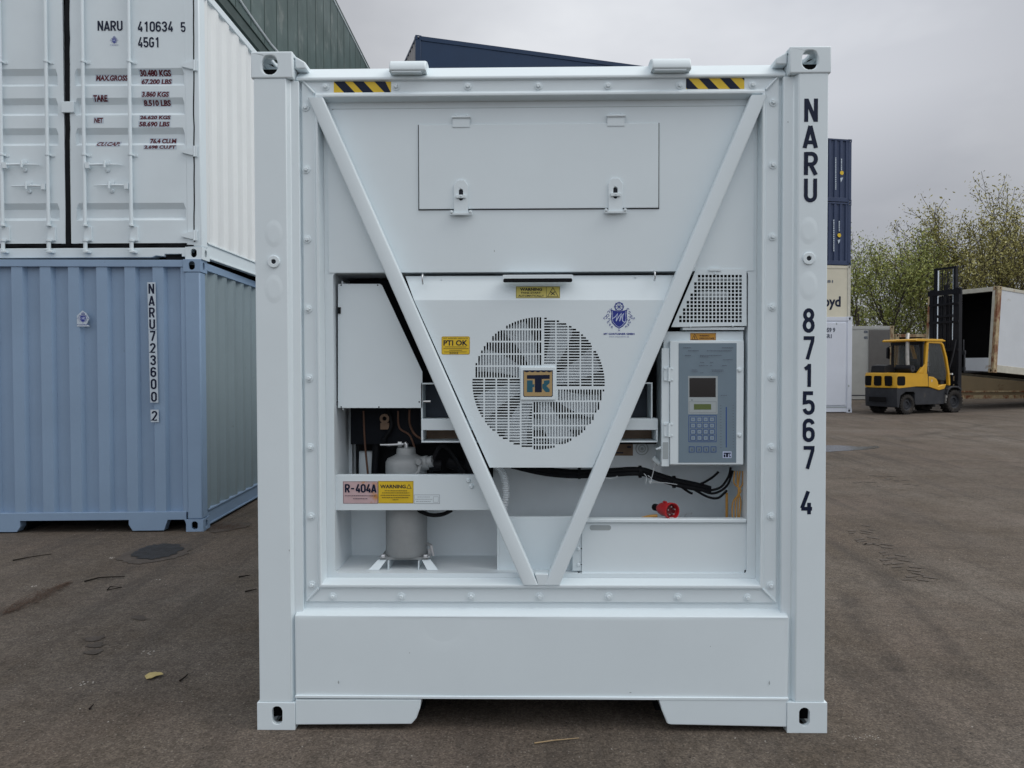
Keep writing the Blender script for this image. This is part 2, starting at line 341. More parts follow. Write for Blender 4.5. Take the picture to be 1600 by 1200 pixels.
# asphalt
def _gp(px, py):
    d = ray(px, py); q = CAM+d*(-CZ/d.z); return (q.x, q.y)
SMEARS = [(_gp(*a), _gp(*b), w_, am) for a, b, w_, am in (((1310, 915), (1430, 1090), .10, .8), ((1365, 890), (1560, 1090), .09, .75), ((1290, 770), (1480, 830), .22, .5), ((1330, 800), (1475, 925), .30, .45), ((1340, 760), (1600, 900), .25, .35),
    ((1390, 694), (1560, 668), .18, .6), ((1470, 722), (1640, 728), .12, .7), ((1300, 1010), (1500, 1190), .18, .5), ((1440, 1000), (1640, 1180), .16, .5), ((20, 1010), (330, 900), .22, .3), ((60, 1190), (380, 985), .25, .3), ((560, 1165), (1000, 1190), .2, .35))]
def asphalt():
    m = bpy.data.materials.new('worn_asphalt'); m.use_nodes = True; t = m.node_tree; b = t.nodes['Principled BSDF']; L = t.links.new
    g = nd(t, 'ShaderNodeTexCoord')
    def noi(sc_, det, rough=0.6, scl=(1, 1, 1), rot=0):
        mpn = nd(t, 'ShaderNodeMapping'); mpn.inputs['Scale'].default_value = scl; mpn.inputs['Rotation'].default_value = (0, 0, rot)
        L(g.outputs['Object'], mpn.inputs[0])
        n = nd(t, 'ShaderNodeTexNoise'); n.inputs['Scale'].default_value = sc_; n.inputs['Detail'].default_value = det; n.inputs['Roughness'].default_value = rough
        L(mpn.outputs[0], n.inputs['Vector']); return n.outputs['Fac']
    def rng(s, a, b_, c, d):
        r = nd(t, 'ShaderNodeMapRange'); L(s, r.inputs[0])
        for i, v in enumerate((a, b_, c, d)): r.inputs[i+1].default_value = v
        return r.outputs[0]
    def mixc(f, a, c):
        mm = nd(t, 'ShaderNodeMix', data_type='RGBA')
        L(f, mm.inputs[0])
        for i, q in ((6, a), (7, c)):
            if isinstance(q, tuple): mm.inputs[i].default_value = (*q, 1)
            else: L(q, mm.inputs[i])
        return mm.outputs[2]
    big = rng(noi(0.35, 5), 0.35, 0.65, 0, 1)
    base = mixc(big, (0.108, 0.087, 0.070), (0.144, 0.125, 0.107))
    base = mixc(rng(noi(1.3, 7, 0.7), 0.40, 0.68, 0, 1), base, (0.086, 0.069, 0.053))
    base = mixc(rng(noi(0.12, 3, 0.5), 0.45, 0.62, 0, 0.55), base, (0.070, 0.058, 0.047))
    # fine blotches
    sc0 = nd(t, 'ShaderNodeVectorMath', operation='SCALE'); L(base, sc0.inputs[0]); L(rng(noi(16, 6, 0.75), 0.3, 0.7, 0.74, 1.27), sc0.inputs['Scale']); base = sc0.outputs[0]
    # reddish dusty areas
    base = mixc(rng(noi(0.6, 4, 0.6, (1, 1, 1), 1.0), 0.50, 0.70, 0, 0.7), base, (0.134, 0.106, 0.088))
    # drag and tyre streaks running towards the back
    st = rng(noi(1.6, 6, 0.7, (2.2, 0.22, 1), R(-30)), 0.52, 0.66, 0, 0.60)
    base = mixc(st, base, (0.055, 0.047, 0.041))
    st2 = rng(noi(2.2, 6, 0.7, (0.15, 2.6, 1), R(-12)), 0.55, 0.70, 0, 0.50)
    base = mixc(st2, base, (0.060, 0.052, 0.045))
    # soft tyre smears along a few lines of the yard
    sx = nd(t, 'ShaderNodeSeparateXYZ'); L(g.outputs['Object'], sx.inputs[0])
    def mth(op, a, b_=None):
        m_ = nd(t, 'ShaderNodeMath', operation=op)
        for i_, q in enumerate((a, b_)):
            if q is None: continue
            if isinstance(q, (int, float)): m_.inputs[i_].default_value = q
            else: L(q, m_.inputs[i_])
        return m_.outputs[0]
    wob = mth('MULTIPLY', mth('SUBTRACT', noi(1.2, 3), .5), .22); brk = rng(noi(3.5, 6, .75), .38, .60, 0, 1)
    for (p0_, p1_, wd, am) in SMEARS:
        dx, dy = p1_[0]-p0_[0], p1_[1]-p0_[1]; ln = math.hypot(dx, dy); dx /= ln; dy /= ln
        xx = mth('SUBTRACT', sx.outputs[0], p0_[0]); yy = mth('SUBTRACT', sx.outputs[1], p0_[1])
        al = mth('ADD', mth('MULTIPLY', xx, dx), mth('MULTIPLY', yy, dy))
        pe = mth('ABSOLUTE', mth('ADD', mth('ADD', mth('MULTIPLY', xx, -dy), mth('MULTIPLY', yy, dx)), wob))
        f_ = mth('MULTIPLY', mth('MULTIPLY', rng(pe, wd*.2, wd, 1, 0), rng(mth('ABSOLUTE', mth('SUBTRACT', al, ln/2)), ln*.30, ln*.5, 1, 0)), mth('MULTIPLY', brk, am))
        base = mixc(f_, base, (0.055, 0.046, 0.039))
    # stones of different tone
    vc = nd(t, 'ShaderNodeTexVoronoi'); vc.inputs['Scale'].default_value = 85; L(g.outputs['Object'], vc.inputs['Vector'])
    sv = nd(t, 'ShaderNodeSeparateColor'); L(vc.outputs['Color'], sv.inputs[0])
    sc9 = nd(t, 'ShaderNodeVectorMath', operation='SCALE'); L(base, sc9.inputs[0]); L(rng(sv.outputs[2], 0, 1, .74, 1.26), sc9.inputs['Scale']); base = sc9.outputs[0]
    # grain and pale stones
    gr_ = rng(noi(110, 4, 0.75), 0.3, 0.7, 0.38, 1.65)
    sc2 = nd(t, 'ShaderNodeVectorMath', operation='SCALE'); L(base, sc2.inputs[0]); L(gr_, sc2.inputs['Scale'])
    v = nd(t, 'ShaderNodeTexVoronoi'); v.inputs['Scale'].default_value = 62; L(g.outputs['Object'], v.inputs['Vector'])
    d1 = rng(v.outputs['Distance'], 0.12, 0.27, 1, 0)
    sepc = nd(t, 'ShaderNodeSeparateColor'); L(v.outputs['Color'], sepc.inputs[0])
    d2 = rng(sepc.outputs[0], 0.70, 0.85, 0, 1)
    mul = nd(t, 'ShaderNodeMath', operation='MULTIPLY'); L(d1, mul.inputs[0]); L(d2, mul.inputs[1])
    mul2 = nd(t, 'ShaderNodeMath', operation='MULTIPLY'); L(mul.outputs[0], mul2.inputs[0]); mul2.inputs[1].default_value = 0.65
    cfin = mixc(mul2.outputs[0], sc2.outputs[0], (0.27, 0.25, 0.225))
    v3 = nd(t, 'ShaderNodeTexVoronoi'); v3.inputs['Scale'].default_value = 38; L(g.outputs['Object'], v3.inputs['Vector'])
    s3 = nd(t, 'ShaderNodeSeparateColor'); L(v3.outputs['Color'], s3.inputs[0])
    q1 = rng(v3.outputs['Distance'], 0.12, 0.25, 1, 0); q2 = rng(s3.outputs[1], 0.90, 0.94, 0, 1)
    mu = nd(t, 'ShaderNodeMath', operation='MULTIPLY'); L(q1, mu.inputs[0]); L(q2, mu.inputs[1])
    cfin = mixc(mu.outputs[0], cfin, (0.022, 0.019, 0.017))
    L(cfin, b.inputs['Base Color'])
    L(rng(noi(0.9, 5), 0.3, 0.7, 0.95, 0.72), b.inputs['Roughness']); b.inputs['Specular IOR Level'].default_value = 0.25
    bp = nd(t, 'ShaderNodeBump'); bp.inputs['Distance'].default_value = 0.006; bp.inputs['Strength'].default_value = 1.0
    L(noi(90, 5, 0.75), bp.inputs['Height'])
    bp2 = nd(t, 'ShaderNodeBump'); bp2.inputs['Distance'].default_value = 0.02; bp2.inputs['Strength'].default_value = 0.5
    L(noi(3, 5, 0.6), bp2.inputs['Height']); L(bp.outputs[0], bp2.inputs['Normal']); L(bp2.outputs[0], b.inputs['Normal'])
    return m
M['asphalt'] = asphalt()
M['wetpatch'] = mat('dark_wet_asphalt', (0.026, 0.025, 0.025), 0.6, var=0.25, vscale=12, bump=0.006, bscale=60, dirt=(0.05, 0.047, 0.045), dscale=30, damt=0.35, spec=0.35)
M['damp'] = mat('damp_asphalt', (0.070, 0.057, 0.047), 0.8, var=0.25, vscale=12, bump=0.004, bscale=90)
M['puddle'] = mat('shallow_puddle', (0.05, 0.05, 0.055), 0.22, spec=0.5, bump=0.003, bscale=25)
M['skid'] = mat('tyre_mark_asphalt', (0.088, 0.073, 0.061), 0.9, var=0.35, vscale=30, bump=0.003, bscale=120)
M['mulch'] = mat('brown_mulch', (0.080, 0.047, 0.030), 0.9, var=0.4, vscale=60, bump=0.01, bscale=120)
M['leafdry'] = mat('dry_leaf', (0.42, 0.34, 0.14), 0.7, var=0.2, vscale=60)
M['straw'] = mat('straw', (0.30, 0.22, 0.12), 0.8)
M['twig'] = mat('dark_twig', (0.02, 0.016, 0.013), 0.9, spec=0.20)
M['chip'] = mat('pale_grit', (0.36, 0.34, 0.31), 0.8, var=0.3, vscale=40)

# ------------------------------------------------------------------ decals / lettering (facing -y)
class Decal:
    def __init__(s, mp_=None, y=0.0): s.mb = MB(); s.m = mp_ or (lambda u, v: (u, v)); s.y = y; s.k = 0
    def _y(s): s.k += 1; return s.y-0.0001*s.k
    def poly(s, pts, holes=()):
        y = s._y(); L_ = [[s.m(*p) for p in l] for l in [pts]+list(holes)]; fl = [p for l in L_ for p in l]
        tr = tessellate_polygon([[Vector((a, b, 0)) for a, b in l] for l in L_])
        s.mb.add([(a, y, b) for a, b in fl], [tuple(t) for t in tr]); return s
    def rect(s, a, b, c, d): return s.poly([(a, b), (c, b), (c, d), (a, d)])
    def frame(s, a, b, c, d, t): return s.poly([(a, b), (c, b), (c, d), (a, d)], [[(a+t, b+t if b < d else b-t), (c-t, b+t if b < d else b-t), (c-t, d-t if b < d else d+t), (a+t, d-t if b < d else d+t)]])
    def stroke(s, pts, w_, closed=False):
        y = s._y(); n = len(pts); L_ = []; Rr = []
        for i, p in enumerate(pts):
            a = pts[(i-1) % n] if (i > 0 or closed) else None; c = pts[(i+1) % n] if (i < n-1 or closed) else None
            p = Vector(p); d1 = (p-Vector(a)).normalized() if a is not None else None; d2 = (Vector(c)-p).normalized() if c is not None else None
            if d1 is None: d1 = d2
            if d2 is None: d2 = d1
            t = (d1+d2); t = t.normalized() if t.length > 1e-6 else d1
            nn = Vector((-t.y, t.x)); k = max(0.45, abs(nn.dot(Vector((-d1.y, d1.x)))))
            L_.append(p+nn*w_/2/k); Rr.append(p-nn*w_/2/k)
        vs = []
        for a, b in zip(L_, Rr):
            x, z = s.m(*a); vs.append((x, y, z)); x, z = s.m(*b); vs.append((x, y, z))
        fs = [(2*i, 2*i+1, 2*i+3, 2*i+2) for i in range(n-1)]
        if closed: fs.append((2*n-2, 2*n-1, 1, 0))
        s.mb.add(vs, fs); return s
    def disc(s, cx, cy, r, n=20): return s.poly([(cx+r*math.cos(2*math.pi*i/n), cy+r*math.sin(2*math.pi*i/n)) for i in range(n)])
    def text(s, body, a, b, c, d, bold=0.0, shear=0.0, res=3):
        """text fitted to the box: baseline-left (a,b) to top-right (c,d) in decal units"""
        cu = bpy.data.curves.new('lettering_curve', 'FONT'); cu.body = body; cu.offset = bold; cu.shear = shear; cu.resolution_u = res; cu.fill_mode = 'FRONT'
        o = bpy.data.objects.new('lettering_curve', cu); me = bpy.data.meshes.new_from_object(o)
        xs = [v.co.x for v in me.vertices]; ys = [v.co.y for v in me.vertices]
        if xs:
            y = s._y(); X0, X1, Y0, Y1 = min(xs), max(xs), min(ys), max(ys)
            vs = []
            for v in me.vertices:
                x, z = s.m(a+(v.co.x-X0)/(X1-X0)*(c-a), b+(v.co.y-Y0)/(Y1-Y0)*(d-b)); vs.append((x, y, z))
            s.mb.add(vs, [tuple(p.vertices) for p in me.polygons])
        bpy.data.objects.remove(o); bpy.data.curves.remove(cu); bpy.data.meshes.remove(me); return s
    def build(s, name, m, parent):
        me = bpy.data.meshes.new(name); me.from_pydata(s.mb.v, [], s.mb.f); me.update()
        for p in me.polygons:
            pass
        o = bpy.data.objects.new(name, me); col.objects.link(o); me.materials.append(m); o.parent = parent; return o

def arc(cx, cy, r, a0, a1, n=7, ry=None):
    return [(cx+r*math.cos(R(a0+(a1-a0)*i/n)), cy+(ry or r)*math.sin(R(a0+(a1-a0)*i/n))) for i in range(n+1)]
A0, A1, B0, B1, RR, MID = .08, .47, .075, .925, .195, .275
GLY = {
 '0': [(arc(MID, B1-RR, RR, 180, 0)+arc(MID, B0+RR, RR, 0, -180), True)],
 'U': [([(A0, 1)]+arc(MID, B0+RR, RR, 180, 360)+[(A1, 1)], False)],
 'N': [([(A0, 0), (A0, 1)], False), ([(A0+.01, .97), (A1-.01, .03)], False), ([(A1, 0), (A1, 1)], False)],
 'A': [([(.05, 0), (MID, .97)], False), ([(MID, .97), (.50, 0)], False), ([(.12, .25), (.43, .25)], False)],
 'R': [([(A0, 0), (A0, 1)], False), ([(A0, B1)]+arc(MID+.02, .695, .175, 90, -90, 8, .23)+[(A0, .465)], False), ([(.26, .46), (.47, 0)], False)],
 '1': [([(.33, 0), (.33, 1)], False), ([(.36, .93), (.13, .77)], False)],
 '2': [(arc(MID, B1-RR, RR, 180, 0)+[(A1-.01, .64), (A0+.03, B0+.02), (A0-.02, B0), (.5, B0)], False)],
 '3': [(arc(MID, B1-RR, RR, 175, -40)+[(MID+.02, .53)], False), ([(MID-.06, .53), (MID+.02, .53)]+arc(MID, B0+.22, RR, 50, -175, 9, .22), False)],
 '4': [([(.35, 1), (.08, .26)], False), ([(.05, .24), (.52, .24)], False), ([(.39, 0), (.39, .5)], False)],
 '5': [([(A1, B1), (A0+.01, B1), (A0, .52)]+arc(MID, .36, RR, 120, 0, 6, .2)+arc(MID, B0+RR, RR, 0, -175), False)],
 '6': [(arc(MID, .38, RR, 180, 0, 7, .18)+arc(MID, B0+RR, RR, 0, -180), True), ([(A0, .35), (A0, .73)]+arc(MID, B1-RR, RR, 180, 10), False)],
 '7': [([(.04, B1), (.47, B1), (.46, .8), (.22, 0)], False)],
 '8': [(arc(MID, B1-.18, .175, 180, -180, 14, .20), True), (arc(MID, B0+.215, .195, 180, -180, 14, .24), True)],
 '9': [(arc(MID, B1-RR, RR, 0, 180)+arc(MID, .62, RR, 180, 360, 7, .18), True), ([(A1, .65), (A1, .27)]+arc(MID, B0+RR, RR, 0, -170), False)],
 'G': [(arc(MID, B1-RR, RR, 10, 180)+arc(MID, B0+RR, RR, 180, 360)+[(A1, .47), (MID, .47)], False)],
}
def glyph(D, ch, a, b, c, d, wt=0.15):
    """DIN style stroke letter in the box (a,b)-(c,d), b baseline, d top (decal units)"""
    if ch not in GLY: return
    sx = (c-a)/0.55; sy = (d-b)
    old = D.m
    D.m = lambda u, v: old(a+u*sx, b+v*sy)
    for pts, cl in GLY[ch]:
        q = [pts[0]]
        for p in pts[1:]:
            if (Vector(p)-Vector(q[-1])).length > .012: q.append(p)
        if cl and (Vector(q[0])-Vector(q[-1])).length < .012: q.pop()
        D.stroke(q, wt, cl)
    D.m = old

# ------------------------------------------------------------------ ground
def ground():
    xs = sorted(set([round(-600+i*60, 2) for i in range(21)]+[round(-60+i*6, 2) for i in range(21)]+[round(-10+i*1.0, 2) for i in range(41)]))
    ys = sorted(set([round(-200+i*50, 2) for i in range(25)]+[round(-20+i*5, 2) for i in range(25)]+[round(-8+i*1.0, 2) for i in range(60)]))
    mb = MB(); vs = []; fs = []
    for y in ys:
        for x in xs: vs.append((x, y, gz(x, y)))
    n = len(xs)
    for j in range(len(ys)-1):
        for i in range(n-1): fs.append((j*n+i, j*n+i+1, (j+1)*n+i+1, (j+1)*n+i))
    mb.add(vs, fs); o = mb.build('ground', M['asphalt'], smooth=60); struct(o)
ground()
def GP(px, py, zoff=0.0):
    """photo pixel -> ground point (works on the gently rising yard)"""
    d = ray(px, py); z = 0
    for _ in range(12):
        t = (z-CZ)/d.z; p = CAM+d*t; z = gz(p.x, p.y)
    return Vector((p.x, p.y, z+zoff))
def patch(name, px_pts, m, off, jit=0.02, sub=9):
    pts = [GP(*p) for p in px_pts]; n = len(pts); out_ = []
    for i in range(n):
        for k in range(sub):
            p = pts[i].lerp(pts[(i+1) % n], k/sub)
            a = pts[(i-1) % n]; c = pts[(i+2) % n]; t = k/sub
            p = 0.5*((2*pts[i])+(-a+pts[(i+1) % n])*t+(2*a-5*pts[i]+4*pts[(i+1) % n]-c)*t*t+(-a+3*pts[i]-3*pts[(i+1) % n]+c)*t**3)
            out_.append((p.x+random.uniform(-jit, jit), p.y+random.uniform(-jit, jit)))
    tr = tessellate_polygon([[Vector((a, b, 0)) for a, b in out_]])
    mb = MB(); mb.add([(a, b, gz(a, b)+off) for a, b in out_], [tuple(t) for t in tr])
    o = mb.build(name, m); struct(o); return o
patch('damp_stain', [(185, 872), (225, 855), (290, 850), (296, 862), (275, 872), (235, 880), (200, 880)], M['damp'], 0.004, 0.022)
patch('pothole', [(208, 870), (228, 855), (260, 851), (285, 855), (270, 868), (235, 875)], M['wetpatch'], 0.008, 0.02)
patch('dirt_strip', [(328, 822), (345, 817), (388, 817), (384, 824), (350, 831), (330, 831)], M['damp'], 0.004, 0.03)
patch('puddle', [(1280, 698), (1310, 696), (1345, 698), (1372, 697), (1368, 701), (1330, 704), (1280, 706)], M['puddle'], 0.004, 0.03)
patch('damp_stain', [(1360, 628), (1440, 631), (1520, 632), (1600, 628), (1660, 632), (1560, 641), (1470, 645), (1380, 642), (1345, 636)], M['damp'], 0.004, 0.06)
for q in ([(132, 998), (160, 994), (158, 1000), (140, 1003)], [(136, 1008), (160, 1004), (158, 1011), (140, 1012)], [(132, 1019), (158, 1015), (155, 1022), (138, 1023)], [(205, 964), (222, 962), (230, 968), (212, 969)]):
    patch('damp_stain', q, M['damp'], 0.004, 0.010)

def tyre_track(path, w_=0.26, gap=0.075, keep=0.7, name='tyre_marks'):
    pts = [GP(*p) for p in path]; mb = MB()
    for a, b in zip(pts[:-1], pts[1:]):
        d = (b-a); L_ = d.length; d.normalize(); n = Vector((-d.y, d.x, 0)); k = 0
        while k < L_:
            if random.random() < keep:
                c = a+d*k; ww = w_*random.uniform(0.3, 0.55); o_ = random.uniform(-.06, .06)
                for sgn in (-1, 1):
                    if random.random() < 0.75:
                        q = [c+n*(sgn*0.02+o_), c+n*(sgn*ww+o_)+d*0.04, c+n*(sgn*ww*0.95+o_)+d*(0.04+gap*random.uniform(.3, .7)), c+n*(sgn*0.02+o_)+d*gap*random.uniform(.3, .6)]
                        mb.add([(p.x+random.uniform(-.006, .006), p.y+random.uniform(-.006, .006), gz(p.x, p.y)+0.004) for p in q], [(0, 1, 2, 3)])
            k += gap
    o = mb.build(name, M['skid']); struct(o)
tyre_track([(1338, 820), (1370, 850), (1405, 880), (1440, 908)], 0.22, 0.09, 0.85)
tyre_track([(1372, 742), (1400, 750), (1432, 758)], 0.3, 0.1, 0.9)
tyre_track([(1325, 746), (1360, 757), (1378, 759)], 0.3, 0.1, 0.6)
tyre_track([(1450, 893), (1490, 912)], 0.2, 0.1, 0.6)
def skid(path, w_, name='skid_mark'):
    pts = [GP(*p) for p in path]; pp = []
    n = len(pts)
    for i in range(n-1):
        for k in range(14):
            t = k/14; a = pts[max(i-1, 0)]; b = pts[i]; c = pts[i+1]; d = pts[min(i+2, n-1)]
            pp.append(0.5*((2*b)+(-a+c)*t+(2*a-5*b+4*c-d)*t*t+(-a+3*b-3*c+d)*t**3))
    pp.append(pts[-1]); mb = MB(); vs = []
    for i, p in enumerate(pp):
        d = pp[min(i+1, len(pp)-1)]-pp[max(i-1, 0)]; d.normalize(); nn = Vector((-d.y, d.x, 0)); ww = w_*random.uniform(.35, 1)*math.sin(math.pi*(i+.5)/(len(pp)))**.5
        for s_ in (-1, 1):
            q = p+nn*ww/2*s_; vs.append((q.x, q.y, gz(q.x, q.y)+0.005))
    mb.add(vs, [(2*i, 2*i+1, 2*i+3, 2*i+2) for i in range(len(pp)-1) if random.random() < .72])
    struct(mb.build(name, M['skid']))

# small debris
def scatter_grit():
    mb = MB(); rnd = random.Random(3)
    def chip(x, y, s):
        z = gz(x, y); n = rnd.choice((4, 5)); a0 = rnd.random()*6
        b = [(x+s*rnd.uniform(.6, 1)*math.cos(a0+i*6.28/n), y+s*rnd.uniform(.6, 1)*math.sin(a0+i*6.28/n), z+0.001) for i in range(n)]
        t = (x+s*.2, y, z+s*0.7); mb.add(b+[t], [(i, (i+1) % n, n) for i in range(n)])
    for _ in range(1500):
        x = rnd.uniform(-4.5, 4.5); y = rnd.uniform(-2.3, 5)
        if abs(x) < 1.25 and y > -0.05: continue
        if x < -1.3 and y > 3.9: continue
        chip(x, y, rnd.choice((.0015, .002, .003, .005))*rnd.uniform(.8, 1.2))
    for px, py in ((48, 916), (172, 872), (155, 828), (245, 907), (135, 1068), (230, 1020)):
        p = GP(px, py)
        for _ in range(7): chip(p.x+rnd.uniform(-.035, .035), p.y+rnd.uniform(-.025, .025), rnd.uniform(.004, .009))
    p = GP(1352, 1152)
    for _ in range(24): chip(p.x+rnd.uniform(-.07, .06), p.y+rnd.uniform(-.02, .02), rnd.uniform(.002, .005))
    o = mb.build('grit', M['chip']); struct(o, 'stuff')
scatter_grit()
def mulch():
    rnd = random.Random(5); mb = MB()
    a, b = GP(6, 960), GP(108, 911)
    for _ in range(1100):
        t = rnd.random(); wv = (0.02+0.075*math.sin(math.pi*min(1, t*1.0+.05)))
        c = a.lerp(b, t)+Vector((rnd.gauss(0, wv*.5), rnd.gauss(0, wv*.5), 0)); an = rnd.gauss(math.atan2(b.y-a.y, b.x-a.x), .7); l = rnd.uniform(.008, .03)
        d = Vector((math.cos(an), math.sin(an), rnd.uniform(-.1, .25)))*l; n = Vector((-math.sin(an), math.cos(an), 0))*rnd.uniform(.001, .003)
        c.z = 0.003+rnd.random()*.008
        mb.add([c-n, c+n, c+d+n*.3, c+d-n*.3], [(0, 1, 2, 3)])
    p = GP(350, 824)
    for _ in range(700):
        c = p+Vector((rnd.gauss(0, .13), rnd.gauss(0, .09), .004)); an = rnd.random()*6; l = rnd.uniform(.008, .03)
        d = Vector((math.cos(an), math.sin(an), .1))*l; n = Vector((-math.sin(an), math.cos(an), 0))*.002
        mb.add([c-n, c+n, c+d+n, c+d-n], [(0, 1, 2, 3)])
    o = mb.build('bark_litter', M['mulch']); struct(o, 'stuff')
mulch()
def twig(pxs, r, m, label, name='twig', cat='twig', group=None):
    pts = [GP(*p)+Vector((0, 0, r+.002+.004*math.sin(i*1.7)**2)) for i, p in enumerate(pxs)]
    mb = MB(); mb.tube(pts, [r*(1-.5*i/(len(pts)-1)) for i in range(len(pts))], 6); tag(mb.build(name, m, smooth=60), label, cat, group)
twig([(132, 910), (155, 905), (175, 903), (195, 903)], .006, M['twig'], 'long dark curved twig on the asphalt in front of the blue container')
twig([(20, 877), (45, 873), (80, 867)], .006, M['twig'], 'thin dark twig lying close to the left corner of the blue container')
twig([(168, 923), (172, 919), (190, 919), (170, 924)], .005, M['twig'], 'small hooked twig below the long curved twig')
twig([(281, 1066), (288, 1062), (294, 1055)], .005, M['twig'], 'short bent twig just right of the dry yellow leaf')
twig([(140, 1110), (146, 1104)], .005, M['twig'], 'short stubby twig on bare asphalt in the bottom left')
twig([(373, 903), (391, 901)], .006, M['twig'], 'short twig beside the left side of the big white container')
twig([(383, 926), (401, 923)], .006, M['twig'], 'short twig touching the base of the white container')
twig([(835, 1163), (865, 1160), (905, 1155)], .003, M['straw'], 'pale straw stalk on the ground in front of the white container', 'straw_stalk', 'straw')
def dry_leaf():
    c = GP(239, 1059); mb = MB(); n = 9; pts = []
    sh = [(-.04, -.004), (-.032, .026), (-.004, .036), (.03, .03), (.05, .008), (.022, -.012), (.012, -.034), (-.018, -.03)]
    for x, y in sh: pts.append((c.x+x, c.y+y, .004+.012*abs(math.sin(x*90+y*60))))
    pts.append((c.x, c.y, .018)); mb.add(pts, [(i, (i+1) % 8, 8) for i in range(8)])
    # thickness
    mb.add([(x, y, z-.0015) for x, y, z in pts], [((i+1) % 8, i, 8) for i in range(8)])
    o = mb.build('dry_leaf', M['leafdry'], smooth=60); tag(o, 'crumpled yellow dry leaf on the asphalt at lower left', 'leaf')
dry_leaf()

# ------------------------------------------------------------------ main refrigerated container
W2 = 1.219
RC = root('refrigerated_container', 'large white refrigerated container with its V braced cooling unit end facing the viewer', 'container')
def casting(name, mt, parent, x0, x1, z0, z1, y0, y1, hw, hh, hz=None, cx=None, top=True, side=1):
    """hollow casting with an oval hole in front, in its outer side and in its top or bottom"""
    t = 0.022; cx = cx if cx is not None else (x0+x1)/2; cz = hz if hz is not None else (z0+z1)/2
    mb = MB()
    mb.prism([(x0, z0), (x1, z0), (x1, z1), (x0, z1)], y0, y0+t, [oval(cx, cz, hw, hh)])
    xs = (x0, x0+t) if side < 0 else (x1-t, x1)
    cy = (y0+y1)/2
    mb.prism([(y0+t+.0005, z0), (y1, z0), (y1, z1), (y0+t+.0005, z1)], xs[0], xs[1], [oval(cy, cz, 0.055, 0.08)], axis='x')
    a, b = (x0+t+.0005, x1) if side < 0 else (x0, x1-t-.0005)
    zz = (z1-t, z1) if top else (z0, z0+t)
    mb.prism([(a, y0+t+.0005), (b, y0+t+.0005), (b, y1), (a, y1)], zz[0], zz[1], [oval((a+b)/2, cy, 0.06, 0.11)], axis='z')
    # inner and far walls
    xi = (x1-t*.6, x1) if side < 0 else (x0, x0+t*.6)
    z2 = (z0, z1-t-.0005) if top else (z0+t+.0005, z1)
    mb.box(xi[0], xi[1], y0+t+.0005, y1-.0005, z2[0], z2[1])
    zb = (z0, z0+t*.6) if top else (z1-t*.6, z1)
    mb.box(a+(0 if side < 0 else t*.6+.0005), b-(t*.6+.0005 if side < 0 else 0), y0+t+.0005, y1-.0005, zb[0], zb[1])
    cs = mb.build(name, mt, parent, bevel=0.006, seg=3)
    mb = MB(); mb.box(x0+t+.001, x1-t-.001, y0+.085, y0+.09, z0+t+.001, cz+(z1-z0)*.12); mb.build('casting_shade', M['interior'], cs)  # black plate darkens the hole in place of shade inside the casting
    return cs
y0c = -0.004
for sgn, pxh_t, pxh_b in ((-1, 421, 433), (1, 1266, 1257)):
    xo = sgn*W2
    xi_t = PX(457 if sgn < 0 else 1234, 100, y0c); xi_b = PX(461 if sgn < 0 else 1230, 1118, y0c)
    zt0 = PZ(122 if sgn < 0 else 114, 425 if sgn < 0 else 1266, y0c); zb1 = PZ(1098, 430 if sgn < 0 else 1260, y0c)
    a, b = sorted((xo, xi_t)); casting('corner_casting', M['white'], RC, a, b, zt0, 2.896, y0c, 0.172, 0.066, 0.082, hz=(zt0+2.896)/2, cx=PX(pxh_t, 100, y0c), side=sgn)
    a, b = sorted((xo, xi_b)); casting('corner_casting', M['white'], RC, a, b, 0.0, zb1, y0c, 0.172, 0.046, 0.080, hz=zb1/2+.004, cx=PX(pxh_b, 1118, y0c), top=False, side=sgn)
    # rear castings
    for z0_, z1_ in ((0, .118), (2.778, 2.896)):
        mb = MB(); a, b = sorted((xo, xo-sgn*.162)); mb.box(a, b, 12.02, 12.19, z0_, z1_); mb.build('corner_casting', M['white'], RC, bevel=.006)
    # post
    xp = xo-sgn*0.010
    xa = PX(448 if sgn < 0 else 1247, 530, 0); xb = PX(470 if sgn < 0 else 1222, 530, .03)
    xa = (PX(450, 530) if sgn < 0 else PX(1246, 530)); 
    mb = MB(); pts = [(xp, 0.0), (xa, 0.0), (xa-sgn*.012, .024), (xb, .030), (xb, .16), (xp, .16)]
    mb.prism(pts, zb1+.0005, zt0-.0005, axis='z'); post = mb.build('corner_post', M['white_post'], RC, bevel=.004)
    # pressed swellings on the post and the round socket
    pxc = 428 if sgn < 0 else 1263.5
    pyr = 409 if sgn < 0 else 404
    for py_, hh in ((pyr-44, .058), (pyr+42, .062)):
        mb = MB(); cx, cz = P(pxc, py_); n = 24
        for q in range(9):
            f = q/8; d = .0017*(1 if f < .6 else (1+math.cos(math.pi*(f-.6)/.4))/2)
            for k in range(n):
                t = 2*math.pi*k/n; mb.v.append((cx+.040*f*math.cos(t), -.0002-d, cz+hh*f*math.sin(t)))
        for q in range(8):
            for k in range(n): mb.f.append((q*n+k, q*n+(k+1) % n, (q+1)*n+(k+1) % n, (q+1)*n+k))
        mb.build('post_swelling', M['white_post'], RC, smooth=80)
    cx, cz = P(pxc, pyr); mb = MB(); mb.ring((cx, 0, cz), (0, -1, 0), .010, .026, -.002, .007, 24)
    so_ = mb.build('lashing_socket', M['white_post'], RC, bevel=.002)
    mb = MB(); mb.ring((cx, 0, cz), (0, -1, 0), .0002, .0098, .0, .001, 16); mb.build('socket_hole', M['seam'], so_)
